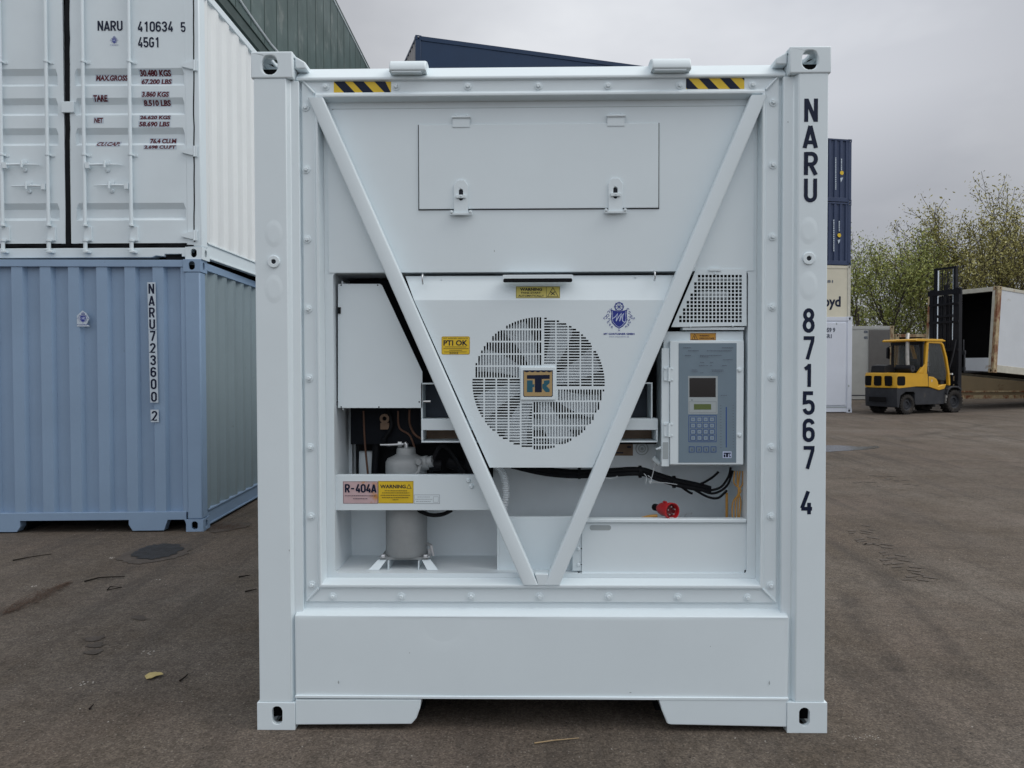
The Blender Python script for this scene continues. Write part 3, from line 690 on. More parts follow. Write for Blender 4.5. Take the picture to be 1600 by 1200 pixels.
# top header: sloping top face, narrow front strip
ztop = PZ(104.5, 845, .10); zf1 = PZ(118, 845, 0.034); zf0 = PZ(122.5, 845, 0.034)
xl = PX(458, 100, 0); xr_ = PX(1233, 100, 0)
mb = MB(); mb.prism([(0.034, zf0), (0.034, zf1), (0.10, ztop), (0.3, ztop), (0.3, zf0-.03), (0.058, zf0-.03), (.058, zf0-.004)], xl, xr_, axis='x')
mb.build('top_header', M['white'], RC, bevel=.004)
for sgn in (-1, 1):   # gusset from casting down to the header
    xg = xl if sgn < 0 else xr_
    mb = MB(); mb.prism([(xg, ztop-.03), (xg-sgn*.050, ztop-.03), (xg-sgn*.046, ztop-.002), (xg, 2.886)], .02, .16); mb.build('corner_gusset', M['white'], RC, bevel=.006)
# roof, sides, floor, rear
mb = MB(); mb.box(-W2+.02, W2-.02, .3, 12.1, ztop-.05, ztop-.02); mb.build('roof', M['white'], RC)
for sgn in (-1, 1):
    mb = MB(); a, b = sorted((sgn*(W2-.02), sgn*(W2-.06))); mb.box(a, b, .172, 12.02, .17, 2.84); mb.build('side_wall', M['white'], RC)
    mb = MB(); a, b = sorted((sgn*(W2-.004), sgn*(W2-.09))); mb.box(a, b, .172, 12.02, .02, .16); mb.build('bottom_rail', M['white'], RC)
mb = MB(); mb.box(-W2+.1, W2-.1, .2, 12.0, .165, .20)
for i in range(20): mb.box(-W2+.1, W2-.1, 3.3+i*.45, 3.36+i*.45, .02, .16)
for s_ in (-1, 1): mb.box(s_*.52, s_*.56, .16, 3.3, .02, .164)
mb.build('floor', M['black'], RC)
mb = MB(); mb.box(-W2+.05, W2-.05, 12.06, 12.16, .02, 2.85); mb.build('rear_door', M['white'], RC)
# plate behind the bolted frame
mb = MB()
x0, x1 = PX(466, 530, .06), PX(1226, 530, .06); z0, z1 = PZ(953, 845, .06), zf0-.03
xi0, xi1 = PX(500, 530, .06), PX(1192, 530, .06)
mb.prism([(x0, z0), (x1, z0), (x1, z1), (x0, z1)], .056, .066, [[(xi0, PZ(912, 845, .06)), (xi1, PZ(912, 845, .06)), (xi1, PZ(150, 845, .06)), (xi0, PZ(150, 845, .06))]])
mb.build('end_frame_plate', M['white'], RC)
# bolted unit frame as a swept ring
def loop(pxl, pyt, pxr, pyb, y):
    return [(PX(pxl, 530, y), y, PZ(pyb, 845, y)), (PX(pxr, 530, y), y, PZ(pyb, 845, y)), (PX(pxr, 530, y), y, PZ(pyt, 845, y)), (PX(pxl, 530, y), y, PZ(pyt, 845, y))]
loops = [loop(475, 121.5, 1215, 941, .0555), loop(475, 121.5, 1215, 941, .046), loop(494, 142, 1195, 921, .046), loop(496, 144.5, 1193, 918.5, .034), loop(499, 148.5, 1190, 914.5, .034), loop(508, 158, 1182, 903, .084)]
mb = MB(); vs = [v for l in loops for v in l]; fs = []
for i in range(len(loops)-1):
    for k in range(4): fs.append((i*4+k, i*4+(k+1) % 4, i*4+4+(k+1) % 4, i*4+4+k))
mb.add(vs, fs); UF = mb.build('unit_frame', M['white'], RC, bevel=.0025)
for k in range(4):
    a, b = Vector(loops[1][k]), Vector(loops[3][k]); a = a.lerp(b, .06)
    mb = MB(); mb.tube([a, a.lerp(b, .9)+Vector((0, .004, 0))], .005, 8); mb.build('corner_weld', M['white'], UF, smooth=60)
# bolts
def bolt_mesh():
    mb = MB(); mb.lathe([(.0, -.0125), (.0075, -.0125), (.0095, -.010), (.0095, -.004), (.0155, -.0035), (.0165, 0)], (0, 0, 0), (0, 1, 0), 6)
    mb.lathe([(.010, -.0045), (.0165, -.004), (.0172, 0)], (0, 0, 0), (0, 1, 0), 18); return mb
b0 = None
bolts = [(x_, 134.5-(x_-841)*.004) for x_ in (509, 619, 731, 841, 950, 1062, 1176)]
bolts += [(520, 932), (627, 932), (736, 932), (843, 932), (951, 932), (1059, 933), (1168, 934)]
bolts += [(477.5+(y_-168)*.0135, y_) for y_ in (168, 265, 374, 483, 591, 699, 807, 914)]
bolts += [(1208-(y_-160)*.005, y_) for y_ in (160, 258, 370, 480, 590, 699, 807, 915)]
for bx, by in bolts:
    x, z = P(bx, by, .046)
    if b0 is None:
        b0 = bolt_mesh().build('bolt', M['white'], RC, smooth=40); b0.location = (x, .046, z)
    else: copy_child(b0, RC, (x, .046, z), (0, random.random()*2, 0))
# hazard stickers
for i, (a, b, c, d) in enumerate(((521.5, 145.5, 611, 127.5), (1072, 139, 1163, 121))):
    mb = MB(); mm_ = lambda u, v: P(u, v, .0452)
    D = Decal(mm_, .0455); D.rect(a, b, c, d); st_ = D.build('hazard_tape', M['yellow'], RC)
    D = Decal(mm_, .0450)
    if i == 0: bars = [(521.5, 533), (555, 573), (590, 607)]
    else: bars = [(1072, 1076), (1094, 1112), (1128, 1146)]
    if i == 0:
        for x in (521.5, 551, 585): D.poly([(x, d), (x+17, d), (min(x+17+17, c), b), (min(x+17, c), b)])
    else:
        D.poly([(1072, d), (1074, d), (1091, b), (1074, b), (1072, 137)])
        for x in (1090, 1124): D.poly([(x, d), (x+16, d), (x+16+17, b), (x+17, b)])
        D.poly([(1158, d), (1163, d), (1163, 126)])
    D.build('black_stripe', M['ink'], st_)
# lower sill: chamfer, face, lip, feet
xl_, xr2 = PX(461, 1000, .004), PX(1232, 1000, .004)
zc0 = PZ(963, 845, .004); zc1 = PZ(950, 845, .058); zl = PZ(1090, 845, 0)
mb = MB(); mb.prism([(.004, zl), (.004, zc0), (.0545, zc1), (.0545, zc1+.02), (.12, zc1+.02), (.12, zl)], xl_, xr2, axis='x')
SL = mb.build('lower_sill', M['white'], RC, bevel=.003)
# fine mesh with a soft dent on the sill face
mb = MB(); nx, nz_ = 180, 44; dcx, dcz = P(693, 974, .003)
xx0, xx1 = xl_+.004, xr2-.004; zz0, zz1 = zl+.002, zc0-.003
for j in range(nz_+1):
    for i in range(nx+1):
        x = xx0+(xx1-xx0)*i/nx; z = zz0+(zz1-zz0)*j/nz_
        d = math.exp(-((x-dcx)/.022)**2-((z-dcz)/.013)**2)*.009+math.exp(-((x-dcx)/.06)**2-((z-dcz+.03)/.05)**2)*.003
        wv = .0012*math.sin(x*4.1)*math.sin(z*9)+.0012*noise.noise(Vector((x*3, 0, z*4)))
        mb.v.append((x, .0028+(d+wv if 0 < i < nx and 0 < j < nz_ else 0), z))
for j in range(nz_):
    for i in range(nx): k = j*(nx+1)+i; mb.f.append((k, k+1, k+nx+2, k+nx+1))
mb.build('sill_face', M['white'], RC, smooth=80)
mb = MB(); mb.box(xl_, xr2, -.003, .05, PZ(1092.5, 845, 0), PZ(1088.5, 845, 0)); mb.build('sill_lip', M['white'], RC, bevel=.0015)
for sgn in (-1, 1):
    if sgn < 0: pp = [(461.5, 1093), (658, 1093), (656.5, 1106), (651, 1122), (643, 1131.5), (461.5, 1132.5)]
    else: pp = [(1029.5, 1093), (1229.5, 1093), (1229.5, 1136), (1050, 1132.5), (1042, 1130), (1034, 1110)]
    mb = MB(); mb.prism([P(a, b, .0) for a, b in pp], -.001, .10); mb.build('forklift_sill', M['white'], RC, bevel=.004)
rnd = random.Random(21)
for a, b, w_, h_ in ((529, 1066, 1.2, 3), (1202, 1067, 1.2, 4), (1234, 188, 1, 1.5), (772, 391, 1, 2), (640, 1020, .8, 1), (985, 1082, 2, .8), (452, 860, .8, 2), (1110, 1010, .8, .8)):
    D = Decal(lambda u, v: P(u, v, -.001), -.0015 if b > 950 or a < 460 else .02)
    D.poly([(a-w_+rnd.uniform(-.3, .3), b), (a, b-h_), (a+w_, b+rnd.uniform(-.5, .5)), (a+.2, b+h_)]); D.build('paint_chip', M['bezel'], RC)
# roof brackets: half-round hoods
for px0, px1, pyt, pyb in ((609, 666, 92, 113), (1018, 1079, 88, 110)):
    x0, z0 = P(px0, pyb, .02); x1, z1 = P(px1, pyt, .02); mb = MB()
    hh = z1-z0; prof = [(.0, z0), (.0, z0+hh*.25), (.006, z0+hh*.6), (.02, z0+hh*.85), (.045, z1), (.10, z1+.004), (.16, z1-.01), (.16, z0+.0), (.1, z0)]
    mb.prism(prof, x0, x1, axis='x'); rb = mb.build('roof_bracket', M['white'], RC, bevel=.006, seg=3)
    mb = MB(); mb.box(x0+.01, x1-.02, .004, .08, z0-.006, z0-.0005); mb.build('bracket_foot', M['white'], rb)
# unit face plate (with the big cavity opening)
cavL, cavR, cavT, cavB = PX(522, 660, .085), PX(1168, 660, .085), PZ(425, 845, .085), PZ(896, 845, .085)
YU = .085
mb = MB(); l6 = loop(506, 156, 1184, 905, YU)
mb.prism([(v[0], v[2]) for v in l6], YU, YU+.004, [rrect(cavL, cavB, cavR, cavT, .018)])
mb.build('unit_face', M['white'], RC)
mb = MB(); x0, x1 = PX(512, 300, .08), PX(1179, 300, .08)
pzb = cavT+.0005; pzt = PZ(168, 845, .08); mb.prism([(x0, pzb), (x1, pzb), (x1, pzt-.03), (x1-.009, pzt-.009), (x1-.03, pzt), (x0+.03, pzt), (x0+.009, pzt-.009), (x0, pzt-.03)], .0815, .0845); mb.build('upper_panel', M['white'], RC, bevel=.001)
mb = MB(); mb.prism([(x0+.02, pzt-.04), (x1-.02, pzt-.04), (x1-.02, pzt+.003), (x0+.02, pzt+.003)], .0846, .0849); mb.build('panel_seam', M['bezel'], RC)
# access hatch
HX0, HZ0 = P(655, 327, .076); HX1, HZ1 = P(1029, 192, .076)
mb = MB(); mb.box(HX0-.004, HX1+.004, .0800, .0808, HZ0-.004, HZ1+.001); hs = None
mb.build('hatch_seal', M['seam'], RC)
mb = MB(); mb.box(HX0, HX1, .074, .0797, HZ0, HZ1); HAT = mb.build('access_hatch', M['white'], RC, bevel=.002)
for hx, hy in ((720.5, 183), (962.5, 181)):
    x, z = P(hx, hy, .07); mb = MB()
    mb.box(x-.037, x+.037, .071, .0735, z-.042, z-.004); mb.box(x-.037, x+.037, .0775, .0805, z+.004, z+.016)
    mb.tube([(x-.040, .070, z), (x+.040, .070, z)], .0055, 12)
    for q in (-.024, .024): mb.lathe([(0, -.004), (.004, -.003), (.005, 0)], (x+q, .0775, z+.010), (0, 1, 0), 10)
    hg = mb.build('hatch_hinge', M['white'], HAT, smooth=40)
for hx, hy in ((720, 308), (962, 305)):
    x, z = P(hx, hy, .06); mb = MB()
    w_ = .031
    mb.prism([(x-w_, z-.065), (x+w_, z-.065), (x+w_, z+.052), (x+w_*.5, z+.074), (x-w_*.5, z+.074), (x-w_, z+.052)], .066, .0735, [oval(x, z+.012, .019, .05)])
    mb.box(x-w_-.018, x+w_+.018, .060, .0735, z-.076, z-.0655)
    for s_ in (-1, 1): mb.lathe([(0, -.008), (.006, -.007), (.0075, 0)], (x+s_*(w_+.010), .062, z-.063), (0, 1, 0), 10)
    lt = mb.build('hatch_latch', M['white'], HAT, bevel=.0015)
    mb = MB(); mb.box(x-.021, x+.021, .057, .0655, z-.004, z+.010); mb.lathe([(0, -.012), (.004, -.012), (.005, 0)], (x, .0655, z+.004), (0, 1, 0), 10)
    mb.build('latch_toggle', M['white'], lt, bevel=.0015)
    mb = MB(); mb.add([(a, .0738, b) for a, b in oval(x, z+.012, .018, .048)], [tuple(range(16))]); mb.build('latch_slot', M['seam'], lt)
# V braces : rounded square tubes, leaning
def brace(pxa, pxb, yf=.026, yb=.080, half=.0305):
    (xa, za), (xb, zb) = P(*pxa, yf), P(*pxb, yf)
    d = Vector((xb-xa, 0, zb-za)); L_ = d.length; d.normalize(); n = Vector((d.z, 0, -d.x)); mb = MB(); r_ = .007
    sec = rrect(-half, yf, half, yb, r_, 3)
    o = Vector((xa, 0, za)); k = len(sec)
    a0_ = [o+n*u+Vector((0, v, 0)) for u, v in sec]; a_ = [p+d*((za-p.z)/d.z) for p in a0_]; b_ = [p+d*((zb-p.z)/d.z) for p in a0_]
    mb.add(a_+b_, [(i, (i+1) % k, k+(i+1) % k, k+i) for i in range(k)]+[tuple(range(k)), tuple(reversed(range(k, 2*k)))])
    return mb.build('diagonal_brace', M['white_post'], RC, smooth=50)
brace((492, 152), (829, 914)); br2 = brace((1187, 148), (863, 914), yf=.0265, yb=.0795)
mb = MB(); mb.prism([P(836, 897, .03), P(857, 897, .03), P(853, 914.5, .03), P(841, 914.5, .03)], .0285, .070); mb.build('brace_weld', M['white_post'], RC, bevel=.002)

# ---- cavity shell
YB = .40
mb = MB()
def quad(a, b, c, d): mb.add([a, b, c, d], [(0, 1, 2, 3)])
quad((cavL, YB, cavB), (cavR, YB, cavB), (cavR, YB, cavT), (cavL, YB, cavT))
quad((cavL, YU+.004, cavB), (cavL, YB, cavB), (cavL, YB, cavT), (cavL, YU+.004, cavT))
quad((cavR, YU+.004, cavB), (cavR, YB, cavB), (cavR, YB, cavT), (cavR, YU+.004, cavT))
quad((cavL, YU+.004, cavT), (cavR, YU+.004, cavT), (cavR, YB, cavT), (cavL, YB, cavT))
quad((cavL, YU+.004, cavB), (cavR, YU+.004, cavB), (cavR, YB, cavB), (cavL, YB, cavB))
CAV = mb.build('machinery_bay', M['white_in'], RC)
# dark coil filling the upper bay
def pbox(mbx, px0, py0, px1, py1, y0, y1):
    x0, z0 = P(px0, py1, y0); x1, z1 = P(px1, py0, y0); mbx.box(x0, x1, y0, y1, z0, z1)
mb = MB(); mb.box(cavL+.03, PX(1062, 560, .27), .27, YB-.002, PZ(694, 845, .27), cavT-.01)
COIL = mb.build('condenser_coil', M['coil'], RC)
mb = MB(); zt, zb_ = PZ(694, 845, .3), PZ(741, 845, .33)
mb.box(PX(556, 700, .36), PX(770, 700, .36), .36, YB-.003, zb_-.02, zt); mb.build('dark_backing', M['black'], RC)
mb = MB(); pbox(mb, 527, 440, 548, 745, .36, .395); mb.build('coil_side_panel', M['white_in'], RC)
# left cover
mb = MB(); mb.prism([P(a, b, .125) for a, b in ((528, 443.5), (594, 443.5), (597, 446), (660, 581), (660, 637.5), (528, 637.5))], .125, .129)
CV = mb.build('side_cover', M['white'], RC, bevel=.001)
for a, b in ((533, 445.5), (590, 445.5), (533, 636), (592, 636), (655, 628), (527, 628)):
    mb = MB(); x, z = P(a, b, .124); mb.lathe([(0, -.002), (.003, -.0015), (.0035, 0)], (x, .125, z), (0, 1, 0), 8)
    mb.build('cover_screw', M['seam'], CV)
mb = MB(); pbox(mb, 527.5, 480, 532, 490, .119, .1248); mb.build('cover_catch', M['black'], CV)
# dark gap filler box behind the cover (compressor compartment wall)
mb = MB(); x0 = PX(535, 500, .14); mb.box(x0, x0+.004, .131, .27, PZ(640, 845, .13), cavT-.03); mb.build('coil_side_plate', M['white_in'], RC)

# ---- fan cover with a real slotted grille
YG = .058
FC = (841.5, 599.0); FR = 103.5
def slots():
    S = []; X = lambda u: 730+u/5.218; Y = lambda v: 480+v/5.218
    def ch(x): return math.sqrt(max(0, FR*FR-(x-FC[0])**2))
    def vert(x0, x1, rows, pitch=22.7):
        u = x0
        while u+12 <= x1+1:
            xa, xb = X(u), X(u+13.6); c = min(ch(xa), ch(xb))
            for ya, yb in rows:
                a = max(Y(ya), FC[1]-c); b = min(Y(yb), FC[1]+c)
                if b-a > 3: S.append((xa, a, xb, b))
            u += pitch
    def hor(y0, y1, cols, pitch=22.7):
        v = y0
        while v+12 <= y1+1:
            ya, yb = Y(v), Y(v+13.6); c = min(math.sqrt(max(0, FR*FR-(q-FC[1])**2)) for q in (ya, yb))
            for xa, xb in cols:
                a = max(X(xa), FC[0]-c); b = min(X(xb), FC[0]+c)
                if b-a > 3: S.append((a, ya, b, yb))
            v += pitch
    vert(45, 620, [(70, 174), (188, 274), (287, 376), (388, 474)])
    vert(45, 428, [(486, 574)])
    hor(85, 462, [(628, 718)]); hor(85, 662, [(729, 818), (828, 917), (928, 1016), (1028, 1125)])
    hor(585, 1160, [(40, 132), (144, 231), (243, 331), (344, 430)]); hor(786, 1165, [(443, 531)])
    vert(741, 1120, [(671, 760)]); vert(541, 1120, [(772, 860), (871, 960), (971, 1056), (1069, 1117), (1128, 1165)])
    return S
mb = MB(); outl = [P(*p, YG) for p in ((647, 469), (1040, 469), (926, 730.5), (765, 730.5))]
band_plate(mb, [(647, 469), (1040, 469), (926, 730.5), (765, 730.5)], slots(), lambda u, v: P(u, v, YG), YG, YG+.004)
FCV = mb.build('fan_cover', M['white'], RC)
# bent top and returns
mb = MB(); YT = .098
tl, tr = P(633.5, 431.5, YT), P(1054, 430, YT); bl, br_ = outl[0], outl[1]
mb.add([(bl[0], YG, bl[1]), (br_[0], YG, br_[1]), (tr[0], YT, tr[1]), (tl[0], YT, tl[1])], [(0, 1, 2, 3)])
mb.add([(tl[0], YT, tl[1]), (tr[0], YT, tr[1]), (tr[0], .2, tr[1]), (tl[0], .2, tl[1])], [(0, 1, 2, 3)])
for p, q, ya, yb in ((bl, tl, YG, YT), (br_, tr, YG, YT), (bl, outl[3], YG, YG), (br_, outl[2], YG, YG), (outl[3], outl[2], YG, YG)):
    mb.add([(p[0], ya, p[1]), (q[0], yb, q[1]), (q[0], .19, q[1]), (p[0], .19, p[1])], [(0, 1, 2, 3)])
mb.build('cover_hood', M['white'], FCV)
# shroud, fan
fx, fz = P(*FC, YG); 
mb = MB(); mb.ring((fx, 0, fz), (0, 1, 0), .286, .292, .075, .20, 48); SH = mb.build('fan_shroud', M['black'], RC, smooth=50)
mb = MB(); mb.ring((fx, 0, fz), (0, 1, 0), .001, .286, .196, .20, 48); mb.build('shroud_back', M['black'], SH)
mb = MB(); NB = 8
for k in range(NB):
    a0 = 2*math.pi*k/NB+.25; n1, n2 = 8, 5; base = len(mb.v)
    for i in range(n1+1):
        r_ = .075+.200*i/n1; wid = R(44)-R(8)*(i/n1); sweep = R(9)*(i/n1)**1.5
        for j in range(n2+1):
            t = a0+sweep+(j/n2-.5)*wid*.62; yy = .086+(j/n2-.5)*.026+.008*math.sin(math.pi*j/n2)
            mb.v.append((fx+r_*math.cos(t), yy, fz+r_*math.sin(t)))
    for i in range(n1):
        for j in range(n2): q = base+i*(n2+1)+j; mb.f.append((q, q+1, q+n2+2, q+n2+1))
FN = mb.build('fan', M['fan'], RC, smooth=60)
mb = MB(); mb.lathe([(0, .075), (.07, .075), (.08, .085), (.08, .14)], (fx, 0, fz), (0, 1, 0), 28); mb.build('fan_hub', M['fan'], FN, smooth=40)
# badge
mmG = lambda y: (lambda u, v: P(u, v, y))
mb = MB(); pbox(mb, 813.5, 573.5, 868, 625, YG-.0085, YG-.0003); BD = mb.build('badge_pad', M['white'], FCV, bevel=.002)
D = Decal(mmG(YG-.0088), YG-.0088); B0 = (730, 480)
def bp(u, v): return (730+u/5.218, 480+v/5.218)
def bpl(D, pts): D.poly([bp(*p) for p in pts])
bpl(D, [(457, 514), (698, 514), (698, 722), (690, 731), (465, 731), (457, 722)]); D.build('badge_border', M['ink'], BD)
D = Decal(mmG(YG-.0092), YG-.0092)
wave = []
for i in range(25):
    u = 463+229*i/24; wave.append((u, 522+9*abs(math.sin(math.pi*(i/24)*5))*1.0))
bpl(D, wave+[(692, 719), (685, 725), (470, 725), (463, 719)]); D.build('badge_field', M['tan'], BD)
D = Decal(mmG(YG-.0097), YG-.0097)
bpl(D, [(487, 554), (673, 552), (673, 584), (608, 584), (608, 693), (552, 693), (552, 584), (487, 584)]); D.build('badge_letter', M['ink'], BD)
D = Decal(mmG(YG-.0095), YG-.0095)
bpl(D, [(487, 596), (534, 596), (534, 630), (548, 626), (548, 652), (534, 650), (534, 693), (487, 693)])
bpl(D, [(626, 598), (672, 594), (672, 618), (646, 642), (672, 668), (672, 692), (640, 692), (612, 660), (612, 628), (626, 622)])
D.build('badge_monogram', M['teal'], BD)
# handle plate, hooks
mb = MB(); pbox(mb, 785.5, 429, 895, 440.5, .030, .034); x0, x1 = PX(786, 430, .03), PX(895, 430, .03); zt = PZ(429, 845, .03)
mb.box(x0, x1, .0345, .075, zt-.008, zt); HP = mb.build('cover_handle', M['white'], FCV, bevel=.002)
mb = MB(); x0b, z0b = P(786.5, 441.3, .028); x1b, z1b = P(894, 434.8, .028); mb.prism(rrect(x0b, z0b, x1b, z1b, .006), .0265, .0297); mb.build('handle_grip', M['black'], HP)
for a, b in ((660, 436), (1023, 431)):
    x, z = P(a, b, .05); mb = MB(); mb.tube([(x, .09, z+.020), (x, .06, z+.022), (x, .045, z+.012), (x+.001, .045, z-.008), (x, .055, z-.02), (x, .072, z-.016)], .0035, 8)
    mb.build('cover_hook', M['steel'], FCV, smooth=60)
    mb = MB(); mb.box(x-.004, x+.004, .07, .0735, z-.03, z-.010)
for a, b in ((690, 437), (993, 433)):
    mb = MB(); x, z = P(a, b, .09); mb.lathe([(0, -.004), (.004, -.003), (.005, 0)], (x, .092, z), (0, 1, 0), 8)
    mb.build('cover_screw', M['white'], FCV)
# stickers on the cover -------------------------------------------------
YS = YG-.0006
def sticker(name, px0, py0, px1, py1, m, parent, y, r_=.002, border=None):
    (x0, z0), (x1, z1) = P(px0, py1, y), P(px1, py0, y); D = Decal(None, y); D.poly(rrect(x0, z0, x1, z1, r_)); o = D.build(name, m, parent)
    if border:
        D = Decal(None, y-.0002); t = .0012; D.poly(rrect(x0+t, z0+t, x1-t, z1-t, r_), [rrect(x0+2*t, z0+2*t, x1-2*t, z1-2*t, r_)]); D.build('label_border', border, o)
    return o
# warning label lies on the sloping top; give it its tilt
def tiltmap(u, v):   # pixel on the sloping hood plane -> point
    pass
hp0 = Vector((bl[0], YG, bl[1])); hn = (Vector((br_[0], YG, br_[1]))-hp0).cross(Vector((tl[0], YT, tl[1]))-hp0).normalized()
if hn.y > 0: hn = -hn
def hoodpt(u, v, off=.0008):
    d = ray(u, v); t = (hp0-CAM).dot(hn)/d.dot(hn); return CAM+d*t+hn*off
def hood(o):
    """drop a decal built in pixel units onto the hood plane"""
    me = o.data
    for vtx in me.vertices: vtx.co = hoodpt(vtx.co.x, -vtx.co.z, .0006+(-vtx.co.y))
idm = lambda u, v: (u, -v)
D = Decal(idm, 0); D.rect(806, 466, 875, 447.5); o = D.build('warning_label', M['paleyellow'], FCV); hood(o); WL = o
D = Decal(idm, -.0004); D.frame(806.5, 465.5, 874.5, 448, .5); D.rect(853.4, 465.5, 853.9, 448)
D.text('WARNING', 812.5, 454.5, 847, 450, bold=0.040); D.text('FANS START', 814.5, 459.2, 845, 456.2, bold=0.020); D.text('AUTOMATICALLY', 810, 464, 850, 460.8, bold=0.020)
D.stroke([(855.5, 463.8), (863.8, 449.5), (872.3, 463.8)], .7, True)
D.stroke([(860.5, 456), (867, 461.5)], 1.1); D.stroke([(867, 456), (860.5, 461.5)], 1.1)
o = D.build('label_print', M['ink'], WL); hood(o)
s_ = sticker('inspection_label', 690, 525.5, 734, 554, M['yellow'], FCV, YS, .006, M['brownlabel'])
D = Decal(mmG(YS-.0006), YS-.0006); D.text('PTI OK', 693, 540, 730.5, 531.5, bold=0.024)
D.text('MT REEFER SERVICE', 693, 529.6, 731, 527.6)
for k, (a, b) in enumerate(((695, 729), (693, 732), (702, 722), (694, 729))): D.rect(a, 542.3+k*2.6, b, 541.7+k*2.6)
D.text('2022', 702, 553, 716, 550.4)
D.build('label_print', M['ink'], s_)
# shipping company crest
def crest(parent, y, mp_, s=1.0, big=True):
    """crest in its own units: centre (0,0), 50 wide"""
    f = lambda u, v: mp_(u, v)
    D = Decal(f, y); D.poly([(-13, 12), (-9, 11), (0, 8.5), (9, 11), (13, 12), (12.2, 6), (13, -2), (11.5, -9), (6, -15), (0, -18.5), (-6, -15), (-11.5, -9), (-13, -2), (-12.2, 6)])
    base = D.build('company_crest', M['blue'], parent)
    D = Decal(f, y-.0002); D.stroke([(0, 8.5+9)]+[], .1) if False else None
    D.stroke([(6.6*math.sin(2*math.pi*i/20), 16.5+6.6*math.cos(2*math.pi*i/20)) for i in range(20)], 1.6, True)
    for k in range(4):
        a = math.pi*k/4; D.stroke([(-8.4*math.sin(a), 16.5-8.4*math.cos(a)), (8.4*math.sin(a), 16.5+8.4*math.cos(a))], .8)
    rnd = random.Random(2)
    for sg in (-1, 1):
        for cx, cy, r_ in ((16, 8, 2.4), (17.5, 2.5, 2.8), (20.5, -.5, 2.6), (15.8, -4, 2.2), (17, -8, 2), (14, -12, 1.9), (11, -15.5, 1.7), (13.6, 12.5, 2.0), (23.5, -1.5, 1.6)):
            a0 = rnd.random()*360; D.stroke([(sg*(cx+r_*math.cos(R(a0+t*40))*(1-.08*t)), cy+r_*math.sin(R(a0+t*40))*(1-.08*t)) for t in range(8)], .75)
    D.stroke([(-1.5, -20), (0, -21.5), (1.5, -20)], .8)
    D.build('crest_ornament', M['blue'], base)
    D = Decal(f, y-.0004)
    D.stroke([(-10.5, -2.5), (-6, .5), (-2.5, 5.5), (-4.8, -6.5)], 1.3); D.stroke([(-4.8, -6.5), (0, 1.5), (3.6, 6), (.8, -6.5)], 1.4)
    D.stroke([(.8, -6.5), (4.4, 2), (7.6, 6), (5.6, 0), (5.4, -5.5), (8, -8), (11.5, -7.5)], 1.3)
    D.stroke([(-11, 10), (-10.2, 5), (-11, -2), (-9.6, -8), (-5, -13.2), (0, -16.4), (5, -13.2), (9.6, -8), (11, -2), (10.2, 5), (11, 10)], .7)
    D.build('crest_monogram', M['paleblue'], base)
    D = Decal(f, y-.0002); D.text('MT CONTAINER GMBH', -24.5, -28.3, 24.5, -25.2, bold=0.040); D.text('www.mtcontainer.de', -16, -32, 16, -30.3)
    D.build('crest_lettering', M['blue'], base); return base
crest(FCV, YS, lambda u, v: P(967.3+u*.98, 495.5-v*.98, YS))
# ---- vent grille upper right
mb = MB(); VX = lambda u: 1000+u/8; VY = lambda v: 410+v/8
hs = []
for r_ in range(13):
    st = 5 if r_ < 2 else 4 if r_ < 5 else 3 if r_ < 7 else 2 if r_ < 9 else 1 if r_ < 11 else 0
    for c in range(st, 17):
        cx, cy = 506+c*46.9, 172+r_*46.6; hs.append([P(VX(cx+a*16.5), VY(cy+b*17), .078) for a, b in ((-1, -1), (1, -1), (1, 1), (-1, 1))])
op = [(1087.5, 421), (1163, 420.2), (1166.5, 423), (1166.5, 509), (1049, 511)]
mb.prism([P(a, b, .078) for a, b in op], .078, .081, hs); VG = mb.build('vent_grille', M['white'], RC)
mb = MB(); pbox(mb, 1047, 421, 1163, 512, .2, .203); mb.build('vent_backing', M['black'], VG)
mb = MB(); x, z = P(1112, 460, .12); mb.tube([(PX(1092, 461, .13), .13, PZ(461, 1112, .13)), (PX(1137, 461, .13), .13, PZ(461, 1112, .13))], .019, 16)
mb.tube([(PX(1085, 437, .12), .12, PZ(437, 1112, .12)), (PX(1160, 437, .12), .12, PZ(437, 1112, .12))], .007, 10)
mb.build('vent_damper', M['conduit'], VG, smooth=40)
mb = MB(); pbox(mb, 1108, 419.5, 1127, 423, .072, .0775); mb.build('grille_clip', M['white'], VG)
mb = MB(); pbox(mb, 1067, 511.2, 1163, 515.5, .085, .14)
mb.build('grille_sill', M['white'], VG)
for a, b in ((1118, 427), (1079, 509.5), (1145, 508.5)):
    mb = MB(); x, z = P(a, b, .077); mb.lathe([(0, -.003), (.004, -.003), (.006, 0)], (x, .0778, z), (0, 1, 0), 8)
    mb.build('grille_screw', M['white'], VG)
# ---- control box
CB = None
mb = MB(); pbox(mb, 1036, 517.5, 1162, 727, .105, .30); CB = mb.build('control_box', M['white'], RC, bevel=.004)
mb = MB(); pbox(mb, 1046.5, 532, 1162.5, 726, .080, .1035); CDR = mb.build('control_box_door', M['white'], CB, bevel=.003)
mb = MB(); pbox(mb, 1033.5, 544, 1046, 729, .086, .1045); mb.build('door_jamb', M['white'], CB, bevel=.002)
for a in (585, 672):
    x, z = P(1045, a, .078); mb = MB(); mb.tube([(x, .079, z-.03), (x, .079, z+.03)], .0045, 10)
    for sx in (-1, 1):
        for sz in (-1, 1): mb.lathe([(0, -.004), (.004, -.003), (.0045, 0)], (x+sx*.014, .0795, z+sz*.024), (0, 1, 0), 8)
        mb.box(x+sx*.004, x+sx*.021, .0815 if sx < 0 else .0785, .0855 if sx < 0 else .0795, z-.03, z+.03)
    mb.build('door_hinge', M['white'], CB, smooth=40)
mb = MB(); pbox(mb, 1035.5, 691, 1044, 717, .0845, .0855); mb.build('jamb_plate', M['bezel'], CB)
